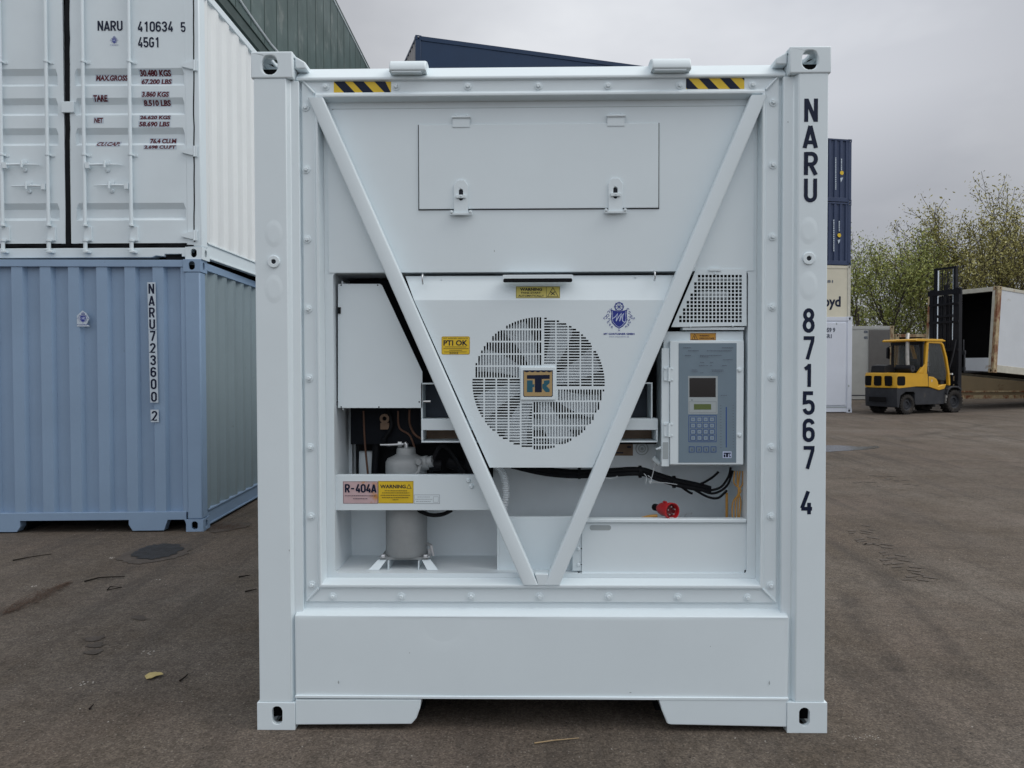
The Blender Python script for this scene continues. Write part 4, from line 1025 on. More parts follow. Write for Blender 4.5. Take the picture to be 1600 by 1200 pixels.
for a, b in ((1155.5, 578), (1155.5, 680)):
    x, z = P(a, b, .079); mb = MB(); mb.lathe([(0, -.009), (.0065, -.008), (.009, -.003), (.011, 0)], (x, .080, z), (0, 1, 0), 14); mb.build('door_screw', M['white'], CDR, smooth=50)
YC = .0792
x0, z0 = P(1060, 723, YC); x1, z1 = P(1151, 536, YC)
D = Decal(None, YC); D.rect(x0, z0, x1, z1); KP = D.build('control_panel', M['panelgrey'], CDR)
ms = mmG(YC-.0004)
D = Decal(ms, YC-.0002)
cp = lambda u, v: (1020+u/6, 540+v/6)
def cfr(D, a, b, c, d, t):
    a, b = cp(a, b); c, d = cp(c, d); D.poly([(a, b), (c, b), (c, d), (a, d)], [[(a+t, b+t), (c-t, b+t), (c-t, d-t), (a+t, d-t)]])
def crc(D, a, b, c, d): a, b = cp(a, b); c, d = cp(c, d); D.poly([(a, b), (c, b), (c, d), (a, d)])
cfr(D, 335, 652, 597, 905, .9)
crc(D, 684, 575, 694, 955)
for r_ in range(4):
    for c in range(4): cfr(D, 353+c*59, 668+r_*58, 402+c*59, 715+r_*58, .8)
for c in range(4): cfr(D, 338+c*68, 945, 390+c*68, 1000, .8)
D.build('panel_print', M['panelblue'], KP)
D = Decal(ms, YC-.0001); crc(D, 332, 285, 608, 640)
D.build('display_surround', M['bezel'], KP)
D = Decal(ms, YC-.00015)
for r_ in range(4):
    for c in range(4): crc(D, 356+c*59, 671+r_*58, 399+c*59, 712+r_*58)
D.build('keypad', M['keyface'], KP)
D = Decal(ms, YC-.0005)
cfr(D, 340, 525, 595, 628, .25); crc(D, 362, 505, 372, 515)
for r_ in range(4):
    for c in range(4):
        cx, cy = 377+c*59, 691+r_*58; crc(D, cx-7, cy-2, cx+7, cy+3)
for c in range(4): crc(D, 362+c*68, 965, 370+c*68, 985)
rnd = random.Random(11)
for yy, segs in ((20, ((285, 355), (650, 755))), (48, ((330, 430), (505, 735))), (92, ((300, 355), (440, 640))), (105, ((440, 520),)), (133, ((655, 745),)), (158, ((440, 480), (535, 560))), (188, ((430, 480), (490, 515), (530, 550), (645, 690))), (228, ((360, 410), (545, 655))), (240, ((360, 415), (550, 655))), (255, ((440, 470),)), (465, ((630, 690),))):
    for a, b in segs:
        q = a
        while q < b: l = rnd.uniform(6, 16); crc(D, q, yy-3, min(q+l, b), yy+3); q += l+4
for k in range(16):
    crc(D, 622, 560+k*26, 636, 564+k*26); crc(D, 740, 556+k*26, 752, 560+k*26)
D.build('panel_small_print', M['micro'], KP)
D = Decal(ms, YC-.0006); crc(D, 343, 303, 590, 483); D.build('display_screen', M['screen'], KP)
D = Decal(ms, YC-.0006); crc(D, 386, 548, 547, 600); D.build('display_readout', M['lcd'], KP)
D = Decal(ms, YC-.0006); crc(D, 655, 992, 738, 1054); D.build('panel_badge', M['paleblue'], KP)
D = Decal(ms, YC-.0008); crc(D, 664, 1003, 730, 1015); crc(D, 686, 1015, 706, 1046); crc(D, 664, 1020, 680, 1046); crc(D, 712, 1020, 724, 1030); crc(D, 716, 1034, 730, 1046); D.build('panel_badge_letters', M['ink'], KP)
YW = .1042
s_ = sticker('warning_label', 1078.5, 520.3, 1118.7, 531.5, M['orange'], CB, YW, .001, M['brownlabel'])
D = Decal(mmG(YW-.0004), YW-.0004); D.stroke([(1081, 530.5), (1085.5, 522), (1090, 530.5)], .7, True); D.rect(1085, 529.5, 1086, 525.5)
D.text('WARNING', 1093, 525.8, 1108, 523.3, bold=0.020); D.text('HIGH VOLTAGE', 1093, 529.8, 1116, 527.3, bold=0.020); D.build('label_print', M['ink'], s_)
# ---- air duct behind the braces
def zpx(py, y): return PZ(py, 845, y)
YD = .125
x0, x1 = PX(658, 620, YD), PX(1019.5, 620, YD); x1b = PX(1028, 670, YD)
mb = MB(); t = .006
mb.box(x0, x1, YD, .26, zpx(598, YD)-t, zpx(598, YD)); mb.box(x0, x0+t, YD, .26, zpx(654, YD), zpx(598, YD)-t-.0003); mb.box(x1-t, x1, YD, .26, zpx(654, YD), zpx(598, YD)-t-.0003)
DU = mb.build('duct_frame', M['white'], RC)
mb = MB(); mb.box(x0+t, x1-t, .235, .26, zpx(654, YD), zpx(600, YD)-t); mb.build('duct_sheet', M['navyin'], DU)
mb = MB(); x0c, z0c = P(661, 631.5, YD); mb.tube([(x0+.004, .14, zpx(627, .14)), (x0+.04, .14, zpx(627, .14))], .005, 8); mb.build('duct_pin', M['steel'], DU)
mb = MB(); za, zb2, zc2 = zpx(654, YD), zpx(672, YD), zpx(689, YD)
mb.box(x0, x1b, YD-.003, .2, zb2, za-.0004); mb.box(x0, x0+.008, YD-.003, .25, zc2, zb2-.0004); mb.box(x1b-.008, x1b, YD-.003, .25, zc2, zb2-.0004)
mb.box(x0, x1b, YD-.003, .25, zc2-.007, zc2-.0004); mb.build('duct_bar', M['white'], DU, bevel=.002)
mb = MB(); mb.box(x0+.009, x1b-.009, .24, .248, zc2, zb2-.001); mb.build('duct_slot', M['brownlabel'], DU)
# ---- compressor
cxp, yk = 633, .235
cx = PX(cxp, 800, yk-.04); rC = (PX(665, 800, yk)-PX(601, 800, yk))/2
zt, zbm = PZ(702, cxp, yk), PZ(869, cxp, yk-.06)
zs = PZ(724, cxp, yk-.06)
mb = MB(); mb.lathe([(rC*1.0, zbm), (rC*1.02, zbm+.015), (rC, zbm+.03), (rC, zs-.02), (rC*.99, zs), (rC*.90, zs+.016), (rC*.62, zs+.028), (rC*.48, zs+.036), (rC*.46, zt), (rC*.42, zt+.008), (0, zt+.009)], (cx, yk, 0), (0, 0, 1), 36)
CM = mb.build('compressor', M['alu'], RC, smooth=40)
mb = MB(); zz = zs-.005
mb.lathe([(rC*.35, -.02), (rC*.35, .05), (rC*.28, .055), (rC*.28, .075), (0, .076)], (cx+rC*.62, yk-.03, zz-.005), (1, -.25, .25), 18)
mb.build('compressor_port', M['alu'], CM, smooth=35)
mb = MB(); mb.box(cx-rC*1.15, cx+rC*1.12, yk-rC*.8, yk+rC*.5, zbm-.012, zbm-.001); mb.build('mounting_plate', M['alu'], CM)
zfl = cavB+.001
for s_ in (-1, 1):
    mb = MB()
    mb.add([(cx+s_*rC*.85, yk-rC*.8, zbm-.013), (cx+s_*rC*1.25, yk-rC*.8, zbm-.013), (cx+s_*rC*1.65, yk-rC*1.1, zfl), (cx+s_*rC*1.15, yk-rC*1.1, zfl)], [(0, 1, 2, 3)])
    mb.add([(cx+s_*rC*.85, yk-rC*.8+.008, zbm-.013), (cx+s_*rC*1.25, yk-rC*.8+.008, zbm-.013), (cx+s_*rC*1.65, yk-rC*1.1+.008, zfl), (cx+s_*rC*1.15, yk-rC*1.1+.008, zfl)], [(3, 2, 1, 0)])
    mb.box(cx+s_*rC*.72-.002, cx+s_*rC*.72+.002, yk-rC*1.05, yk+.05, zfl, zbm-.013)
    mb.build('compressor_foot', M['white'], CM)
mb = MB()
for s_ in (-1, 1):
    mb = MB(); mb.lathe([(0, .012), (.010, .012), (.012, .008), (.012, .003), (.02, .002), (.02, 0)], (cx+s_*rC*1.02, yk-rC*.72, zbm-.002), (0, 0, 1), 14)
    mb.build('compressor_bolt', M['steel'], CM, smooth=35)
mb = MB(); ax_, az = P(594, 695, yk); bx_, bz = P(634, 694, yk)
mb.tube([(ax_, yk, az), (ax_+.045, yk, az), (bx_-.01, yk, bz)], [.004, .006, .007], 10); mb.tube([(bx_-.035, yk, bz), (bx_-.018, yk, bz)], .013, 6)
mb.tube([(bx_-.005, yk, bz+.006), (bx_+.002, yk, bz), (bx_+.002, yk, zt+.003)], .010, 10); mb.build('compressor_valve', M['steel'], CM, smooth=35)
mb = MB(); a, b = P(653, 722, .16); mb.lathe([(0, -.02), (.012, -.02), (.015, -.012), (.018, 0), (.018, .03)], (a, .17, b), (-.2, 1, 0), 14)
mb.tube([(a+.01, .17, b-.01), (a+.004, .165, b-.04), (a-.012, .16, b-.06)], .009, 10); mb.build('service_valve', M['alu'], CM, smooth=35)
mb = MB(); a, b = P(674, 858, .2); mb.tube([(a-.02, .22, b+.02), (a, .2, b+.015), (a+.008, .2, b-.03)], .008, 8); mb.box(a-.015, a-.003, .2, .21, b-.045, b+.0); mb.build('drain_valve', M['steel'], CM, smooth=35)
# black pipework
mb = MB()
def pt(px, py, y): x, z = P(px, py, y); return (x, y, z)
def curve(pts, n=6):
    pts = [Vector(p) for p in pts]; o = []
    for i in range(len(pts)-1):
        a = pts[max(i-1, 0)]; b = pts[i]; c = pts[i+1]; d = pts[min(i+2, len(pts)-1)]
        for k in range(n): t = k/n; o.append(0.5*((2*b)+(-a+c)*t+(2*a-5*b+4*c-d)*t*t+(-a+3*b-3*c+d)*t**3))
    o.append(pts[-1]); return o
mb = MB(); mb.tube(curve([pt(672, 738, .2), pt(680, 712, .2), pt(690, 696, .2), pt(704, 705, .2), pt(720, 730, .2), pt(735, 752, .2)]), .011, 10); mb.build('refrigerant_hose', M['black'], RC, smooth=50)
mb = MB(); mb.tube(curve([pt(585, 640, .3), pt(588, 680, .3), pt(586, 742, .3)]), .018, 10); mb.build('refrigerant_hose', M['black'], RC, smooth=50)
mb = MB(); mb.tube(curve([pt(558, 660, .3), pt(560, 700, .28), pt(558, 742, .28)]), .004, 8); mb.build('refrigerant_hose', M['black'], RC, smooth=50)
mb = MB(); mb.tube(curve([pt(650, 795, .17), pt(670, 804, .17), pt(690, 804, .17), pt(706, 797, .17)]), .009, 10); mb.build('refrigerant_hose', M['black'], RC, smooth=50)
mb = MB(); mb.tube(curve([pt(606, 640, .26), pt(612, 665, .25), pt(600, 690, .26), pt(615, 700, .28)]), .010, 8); mb.build('refrigerant_hose', M['black'], RC, smooth=50)
mb = MB(); mb.tube([pt(668, 727, .2), pt(690, 727, .2)], .024, 12); mb.build('refrigerant_hose', M['black'], RC, smooth=50)
mb = MB(); mb.tube([pt(725, 690, .2), pt(735, 735, .2), pt(752, 770, .22)], .014, 10); mb.build('refrigerant_hose', M['black'], RC, smooth=50)
mb = MB(); mb.tube([pt(700, 720, .24), pt(760, 745, .24)], .03, 12); mb.build('refrigerant_hose', M['black'], RC, smooth=50)
mb = MB(); pbox(mb, 560, 705, 590, 745, .33, .355); mb.build('receiver_tank', M['white_in'], RC, bevel=.01)
M['copper'] = mat('tarnished_copper', (0.14, 0.075, 0.05), 0.45, metal=0.5, var=0.3, vscale=12)
for pts, r_ in (([(640, 640), (641, 665), (655, 684), (690, 690)], .006), ([(622, 642), (624, 668), (640, 680), (648, 700)], .005), ([(568, 642), (570, 690), (575, 742)], .005)):
    mb = MB(); mb.tube(curve([pt(a, b, .27) for a, b in pts]), r_, 8); mb.build('copper_pipe', M['copper'], RC, smooth=50)
# small coppery fitting
mb = MB(); x, z = P(601, 654, .25); mb.ring((x, .25, z), (0, 1, 0), .010, .022, -.006, .006, 14); mb.box(x-.02, x+.02, .25, .262, z-.05, z-.02); mb.build('expansion_valve', M['brownlabel'], RC, smooth=35)
# cross beam with labels
YBm = .108
mb = MB(); mb.prism([P(a, b, YBm) for a, b in ((523.5, 742), (742.5, 742), (765.5, 797), (523.5, 797.5))], YBm, YBm+.006)
zt_, zb__ = PZ(742, 640, YBm), PZ(797, 640, YBm); mb.box(cavL+.002, PX(742, 742, YBm), YBm+.0065, YBm+.03, zt_-.004, zt_)
BM = mb.build('cross_beam', M['white'], RC, bevel=.0015)
for a, b in ((732, 751), (737, 760)):
    x, z = P(a, b, YBm); mb = MB(); mb.lathe([(0, -.007), (.006, -.007), (.0105, -.002), (.011, 0)], (x, YBm, z), (0, 1, 0), 14)
    mb.build('beam_bolt', M['white'], BM, smooth=40)
YL = YBm-.0005
s1 = sticker('refrigerant_label', 536, 752, 590.5, 787, M['pink'], BM, YL, .0008, M['ink'])
D = Decal(mmG(YL-.0005), YL-.0005); 
for i_, ch in enumerate('R-404A'):
    xa_ = 539+i_*8.25
    if ch == '-': D.rect(xa_+1.2, 764.6, xa_+6.2, 762.4)
    else:
        old_ = D.m; (ga, gb), (gc, gd) = P(xa_, 769.5, YL-.0005), P(xa_+7.6, 756.5, YL-.0005); D.m = lambda u, v: (u, v); glyph(D, ch, ga, gb, gc, gd, .19); D.m = old_
rnd = random.Random(4)
def micro(D, x0, x1, y, h=.9):
    q = x0
    while q < x1: l = rnd.uniform(1.2, 3.2); D.rect(q, y+h/2, min(q+l, x1), y-h/2); q += l+.6
for a, b, y in ((539, 588, 774.5), (552, 575, 779)): micro(D, a, b, y)
D.build('label_print', M['ink'], s1)
s2 = sticker('warning_label', 591, 751.5, 646, 786.5, M['paleyellow'], BM, YL, .0008, M['ink'])
s2.data.materials[0] = M['yellow']
D = Decal(mmG(YL-.0005), YL-.0005); D.text('WARNING', 594, 763, 634, 757.3, bold=0.030)
D.stroke([(635.5, 763), (639, 757), (642.5, 763)], .7, True)
for a, b, y in ((601, 636, 766.8), (597, 640, 770), (595, 641, 773.6), (597, 639, 777.2), (614, 623, 780.5)): micro(D, a, b, y)
D.build('label_print', M['ink'], s2)
D = Decal(mmG(YL), YL); D.frame(647, 787, 687, 773, .4); D.frame(677, 785, 685, 776, .3)
for a, b, y in ((652, 672, 776.5), (649, 676, 780), (650, 673, 783.5)): micro(D, a, b, y, .5)
D.build('rating_label', M['micro'], BM)
# conduit
mb = MB(); cpts = curve([pt(770, 722, .17), pt(783, 735, .17), pt(789, 752, .17), pt(790, 775, .17), pt(786, 800, .17)], 14)
rs = [.0155+(.0022 if i % 2 else -.0012) for i in range(len(cpts))]; mb.tube(cpts, rs, 14); mb.build('flexible_conduit', M['conduit'], RC, smooth=35)
# lower centre box and right tray
YL2 = .15
mb = MB(); pbox(mb, 778, 807.5, 912, 893, YL2, YL2+.006); x0, z0 = P(778, 807.5, YL2); x1, _ = P(912, 807.5, YL2); mb.box(x0, x1, YL2+.0063, YL2+.022, z0-.006, z0)
pbox(mb, 776.8, 797, 779.5, 892, YL2-.003, YL2-.0004); LC = mb.build('centre_cover', M['white'], RC, bevel=.001)
YT2 = .098
mb = MB(); pbox(mb, 909, 817.5, 1167, 896, YT2, YT2+.004); pbox(mb, 894.5, 828, 908.5, 892, YT2+.005, YT2+.009); TR = mb.build('storage_tray', M['white'], RC, bevel=.001)
mb = MB(); (xa, za), (xb, zb3) = P(909, 818, YT2-.01), P(1166.5, 811, YT2-.01); mb.box(xa, xb, YT2-.012, YT2+.03, zb3-.017, zb3); mb.build('tray_lip', M['white'], TR, bevel=.004)
mb = MB(); mb.box(xa, xb, YT2+.031, .39, za-.05, za-.045); mb.build('tray_shelf', M['white_in'], TR)
x, z = P(938, 824.5, YT2); D = Decal(None, YT2-.0006); D.poly(oval(x, z, .094, .023)); D.build('tray_finger_slot', M['bezel'], TR)
for a, b in ((904, 858), (904, 883)):
    x, z = P(a, b, YT2); mb = MB(); mb.lathe([(0, -.005), (.006, -.004), (.008, 0)], (x, YT2+.004, z), (0, 1, 0), 12)
    mb.build('tray_screw', M['white'], TR, smooth=40)
D = Decal(mmG(YT2-.0004), YT2-.0004)
for a, b in ((908.5, 857), (908.5, 882)): D.disc(a, b, 1.0, 8)
D.poly([(902, 892), (909, 895.5), (903.5, 895.5)]); D.poly([(1163, 891), (1166.5, 890), (1166.5, 896), (1163, 896)]); D.build('tray_notch', M['seam'], TR)
# back of right bay: label, round cap
YR = .28
mb = MB(); pbox(mb, 930, 690, 1034, 740, YR, YR+.1); RBX = mb.build('rear_panel', M['white_in'], RC)
s_ = sticker('data_plate', 948, 690, 989, 712, M['brownlabel'], RBX, YR-.0006, .001)
D = Decal(mmG(YR-.001), YR-.001); D.rect(980, 700, 986, 697); D.rect(958, 708.5, 974, 706.5); D.build('label_print', M['ink'], s_)
x, z = P(1003, 701, YR); mb = MB(); mb.ring((x, YR, z), (0, -1, 0), .026, .030, .0, .003, 28); mb.ring((x, YR, z), (0, -1, 0), .014, .017, .0, .005, 24); mb.lathe([(.007, -.006), (0, -.006)], (x, YR, z), (0, 1, 0), 12)
mb.build('access_cap', M['bezel'], RBX, smooth=40)
# cable looms
mb = MB(); rnd = random.Random(9)
for k in range(9):
    o = rnd.uniform(-4.5, 4.5); y = .2+rnd.uniform(-.02, .02)
    mb.tube(curve([pt(800, 728+o*.4, y+.06), pt(850, 737+o, y), pt(900, 741+o, y), pt(950, 739+o, y), pt(1000, 737+o, y), pt(1030, 746+o, y), pt(1056, 754+o, y), pt(1085, 760+o, y), pt(1110, 765+o*.6, y+.02)], 5), .009, 8)
for pts in ([(1060, 755), (1090, 757), (1110, 748), (1123, 737)], [(1070, 757), (1100, 766), (1125, 762), (1138, 745), (1142, 730)], [(1080, 762), (1105, 776), (1122, 778), (1136, 766)], [(1050, 750), (1075, 768), (1082, 771)], [(1085, 760), (1112, 771), (1135, 760), (1145, 735)]):
    mb.tube(curve([pt(a, b, .19) for a, b in pts], 6), .0055, 8)
for a, b in ((905, 739), (1000, 737), (1053, 753)):
    x, z = P(a, b, .2); mb.tube([(x-.006, .2, z), (x+.006, .2, z)], .028, 12)
LM = mb.build('cable_loom', M['black'], RC, smooth=50)
mb = MB()
for pts in ([(1006, 740), (1010, 745), (1009, 755)], [(1012, 743), (1018, 748), (1016, 756), (1014, 750)], [(1024, 722), (1020, 740), (1016, 754)], [(1016, 753), (1035, 754), (1058, 757)], [(940, 745), (955, 748), (965, 744)], [(885, 749), (892, 751), (900, 748)]):
    mb.tube(curve([pt(a, b, .16) for a, b in pts], 4), .0016, 5)
mb.build('loose_wire', M['conduit'], RC, smooth=50)
mb = MB(); mb.tube([pt(1025, 702, .1), pt(1035, 699, .1)], [.004, .008], 8); mb.tube([pt(1020, 715, .18), pt(1030, 725, .18)], .012, 8); mb.build('panel_latch_lever', M['white'], RC, smooth=50)
mb = MB()
for k in range(4):
    mb = MB(); a = 1146+k*4.2; mb.tube(curve([pt(a+2, 736, .15), pt(a+1+rnd.uniform(-2, 2), 755, .15), pt(1155+rnd.uniform(-3, 3), 767, .145), pt(a-1, 785, .15), pt(a-2+rnd.uniform(-2, 2), 812, .15)], 5), .0033, 8)
    mb.build('yellow_cord', M['cord'], RC, smooth=50)
mb = MB(); mb.tube([pt(1135.5, 770, .2), pt(1135.5, 815, .2)], .006, 8); mb.build('yellow_cord', M['cord'], RC, smooth=50)
mb = MB(); mb.tube(curve([pt(1003, 810, .15), pt(1015, 807, .14), pt(1027, 806, .14)]), .007, 8); mb.build('yellow_cord', M['cord'], RC, smooth=50)
# red plug
x, z = P(1046, 797.5, .13); dr = Vector((.42, -1, .05)).normalized(); c = Vector((x, .13, z))
mb = MB(); mb.lathe([(.018, -.08), (.027, -.06), (.030, -.045), (.030, 0), (.036, .005), (.036, .024), (.0325, .024), (.0315, -.004)], c, dr, 28)
side = dr.cross(Vector((0, 0, 1))).normalized()
q = c-dr*.045+Vector((0, 0, .032)); mb.tube([q, q+dr*.02], .006, 8); q2 = c-dr*.05-side*.0; 
RP = mb.build('power_plug', M['red'], RC, smooth=40)
mb = MB(); mb.lathe([(0, -.003), (.0312, -.003)], c, dr, 28); mb.build('plug_face', M['darkred'], RP)
upv = side.cross(dr)
for k in range(5):
    mb = MB(); a = 2*math.pi*k/5+.3; q = c+(side*math.cos(a)+upv*math.sin(a))*.018; mb.tube([q-dr*.002, q+dr*.018], .0028, 8)
    mb.build('plug_pin', M['steel'], RP, smooth=40)
mb = MB(); mb.tube([c-dr*.078, c-dr*.12], .016, 10); mb.build('plug_cable_gland', M['black'], RP, smooth=40)
# markings on the post
def place_glyph(D, ch, px0, py0, px1, py1, wt=.15):
    (a, b), (c, d) = P(px0, py1, 0), P(px1, py0, 0); glyph(D, ch, a, b, c, d, wt)
for grp in ((('N', 154, 190.5, 1256.5, 1278), ('A', 195.5, 231.5, 1255, 1277), ('R', 237.5, 273.5, 1256, 1278), ('U', 279, 316, 1256, 1276.5)),
            (('8', 482.5, 519, 1254, 1273), ('7', 525.5, 561.5, 1254, 1272.5), ('1', 568.5, 604.5, 1253, 1272), ('5', 611.5, 648, 1254, 1273), ('6', 654, 690.5, 1254, 1273), ('7', 697, 732.5, 1254, 1272.5)),
            (('4', 767.5, 803.5, 1250, 1270),)):
    D = Decal(None, -.0006)
    for ch, py0, py1, a, b in grp: place_glyph(D, ch, a, py0, b, py1, .165)
    D.build('container_number', M['ink'], RC)

# ------------------------------------------------------------------ other containers
def std_container(label, loc, rotz, W, L, H, paint, side=None, front='flat', tilt=0.0, rail=None, post=None, corr_sides=True, name='shipping_container', group=None, openings=None, left_paint=None, cdep=.036):
    """box of width W (local x, centred), depth L (local y from 0), height H; front faces -y"""
    c = root(name, label, 'container', loc, (tilt, 0, rotz), group)
    side = side or paint; rail = rail or paint; post = post or rail; w = W/2; pw = .15
    for sx in (-1, 1):
        for yy in (0, 1):
            for z0, z1 in ((0, .118), (H-.118, H)):
                a, b = sorted((sx*w, sx*(w-.162)))
                if yy == 0: casting('corner_casting', post, c, a, b, z0, z1, -.004, .172, .06, .082, top=z0 > 0, side=sx)
                else:
                    mb = MB(); mb.box(a, b, L-.17, L, z0, z1); mb.build('corner_casting', post, c, bevel=.006)
            mb = MB(); a, b = sorted((sx*(w-.006), sx*(w-pw))); ya, yb = (0.0, .14) if yy == 0 else (L-.14, L-.005)
            mb.box(a, b, ya, yb, .1185, H-.1185); mb.build('corner_post', post, c, bevel=.012)
        xo = sx*(w-.008)
        a, b = sorted((xo, xo-sx*.06)); mb = MB(); mb.box(a, b, .172, L-.17, H-.085, H-.012); mb.build('top_rail', rail, c, bevel=.004)
        mb = MB(); mb.box(a, b, .172, L-.17, .03, .045); mb.box(a, b, .172, L-.17, .17, .185); a2, b2 = sorted((xo-sx*.012, xo-sx*.022)); mb.box(a2, b2, .172, L-.17, .0452, .1698); mb.build('bottom_rail', rail, c, bevel=.002)
        mb = MB(); xs = sx*(w-.016); spn = left_paint if (sx < 0 and left_paint) else side
        if corr_sides: mb.corr(.141, L-.141, .185, H-.085, xs, .278, cdep, axis='y', sgn=-sx, fr=(.26, .24))
        else:
            a, b = sorted((xs, xs-sx*.04)); mb.box(a, b, .141, L-.141, .1855, H-.0855)
        mb.build('side_wall', spn, c)
    mb = MB(); mb.box(-w+.07, w-.07, .06, L-.06, H-.045, H-.02); mb.build('roof', side, c)
    mb = MB(); mb.box(-w+.08, w-.08, .1, L-.06, .16, .19)
    n = max(1, int(L/.6))
    for i in range(n): mb.box(-w+.08, w-.08, .4+i*(L-.6)/n, .46+i*(L-.6)/n, .03, .159)
    mb.build('floor', M['black'], c)
    mb = MB(); mb.corr(-w+pw, w-pw, .15, H-.1, L-.05, .26, .04, sgn=-1); mb.build('end_wall', side, c)
    if front == 'flat':
        mb = MB(); mb.box(-w+pw+.0005, w-pw-.0005, .02, .08, .16, H-.13); mb.build('front_wall', paint, c, bevel=.004)
        mb = MB(); mb.box(-w+.1625, w-.1625, .004, .10, H-.129, H-.01); mb.build('top_header', rail, c, bevel=.004)
        mb = MB(); mb.box(-w+.1625, w-.1625, .004, .10, .02, .159); mb.build('bottom_sill', rail, c, bevel=.004)
    elif front == 'corr':
        mb = MB(); mb.corr(-w+pw, w-pw, .185, H-.07, .012, .262, .045, fr=(.38, .09)); mb.build('front_wall', paint, c)
        mb = MB(); mb.box(-w+.1625, w-.1625, .004, .10, H-.072, H-.006); mb.build('top_header', rail, c, bevel=.004)
    return c
rotc = -YAW   # frame parallel to the picture plane
def cornered(c_right, rotz, W):
    """location of the front centre, given the front right bottom corner"""
    return c_right-Matrix.Rotation(rotz, 3, 'Z') @ Vector((W/2, 0, 0))
def mw(o):
    return Matrix.Translation(o.location) @ o.rotation_euler.to_matrix().to_4x4()

# ---- left stack: blue below, white above, green on top
cb = GP(318, 830.5); rb = R(2.9)
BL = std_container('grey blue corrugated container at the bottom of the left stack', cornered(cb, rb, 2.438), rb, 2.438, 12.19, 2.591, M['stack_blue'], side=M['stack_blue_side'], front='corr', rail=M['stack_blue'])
Mb = mw(BL); pb = lambda u, v, y=0.0: P(u, v, y, Mb)
w = 1.219; zs1 = pb(150, 801)[1]; zs0 = pb(150, 813)[1]
mb = MB(); tl_, tr_ = pb(31, 820)[0], pb(201, 820)[0]
mb.prism([(-w+.163, .19), (-w+.163, .012), (tl_-.03, .012), (tl_, .06), (tl_, zs0), (tr_, zs0), (tr_, .07), (tr_+.035, .014), (pb(256, 820)[0], .014), (pb(262, 820)[0], .115), (pb(288, 820)[0], .115), (pb(290, 820)[0], .08), (w-.163, .08), (w-.163, .19)], .002, .10)
mb.build('bottom_sill', M['stack_blue'], BL, bevel=.004)
mb = MB(); mb.box(tl_, tl_+.01, .1, 3, .01, .16); mb.box(tr_-.01, tr_, .1, 3, .01, .16); mb.build('tunnel_side', M['black'], BL)
mb = MB()
D = Decal(None, -.004)
inkD = Decal(None, -.0045)
for i, (ch, y0, y1) in enumerate((('N', 443.5, 459), ('A', 462, 477.5), ('R', 480.5, 496), ('U', 499, 514), ('7', 517, 532.5), ('2', 536, 551.5), ('3', 555, 570.5), ('6', 573.5, 589), ('0', 592, 608), ('0', 612, 627.5), ('2', 642, 657.5))):
    xc = 236.8+(y0-443)*(5.2/210)
    (a, b), (c_, d) = pb(xc-4.4, y1), pb(xc+4.4, y0)
    if y0 > 640: inkD.build('container_number', M['ink'], BL); inkD = Decal(None, -.0045)
    glyph(inkD, ch, a, b, c_, d, .17)
def backing(y0, y1, xa0, xa1):
    pts = [pb(xa0-6.4, y0), pb(xa0+6.4, y0), pb(xa1+6.4, y1), pb(xa1-6.4, y1)]; D.poly(pts)
backing(441, 515, 236.8, 238.6); backing(516, 629, 238.7, 241.4); backing(640, 659.5, 241.7, 242.2)
lb = D.build('number_label', M['paleblue'], BL); inkD.build('container_number', M['ink'], lb)
M['labelgrey'] = mat('pale_label', (0.50, 0.58, 0.66), 0.5); lb.data.materials[0] = M['labelgrey']
D = Decal(None, .0085); D.poly([pb(119.5, 510), pb(119.5, 493), pb(128, 485), pb(134, 489), pb(139, 497), pb(135, 506), pb(140, 510)]); lb = D.build('crest_label', M['labelgrey'], BL)
crest(lb, .0075, lambda u, v: pb(129+u*.37, 497-v*.37))
white_h = 2.63; rw = R(0.45)
cw = Vector((cb.x+.01, cb.y+.02, 2.593))
WH = std_container('white container with locking bar doors stacked on the grey blue container', cornered(cw, rw, 2.438), rw, 2.438, 12.19, white_h, M['stack_white'], side=M['side_white'], front='none', rail=M['stack_white'], cdep=.022)
for o in WH.children:
    pass
Mw = mw(WH); pw_ = lambda u, v, y=0.0: P(u, v, y, Mw)
zS0, zS1 = pw_(150, 403)[1], pw_(150, 387.5)[1]
xh0, xh1 = pw_(257, 403)[0], pw_(284, 403)[0]
mb = MB(); mb.prism([(-w+.163, zS0), (xh0-.12, zS0+.004), (xh0-.08, zS0+.02), (xh0, zS0+.012), (xh0, zS0+.035), (xh1, zS0+.035), (xh1, zS0+.01), (w-.163, zS0+.01), (w-.163, zS1), (-w+.163, zS1)], -.002, .12); mb.build('bottom_sill', M['stack_white'], WH, bevel=.004)
mb = MB(); mb.box(-w+.163, w-.163, .004, .12, white_h-.10, white_h-.006); mb.build('top_header', M['stack_white'], WH, bevel=.004)
mb = MB(); mb.box(-w+.15, w-.15, .05, .06, zS1+.001, white_h-.1); mb.build('door_gasket', M['black'], WH)
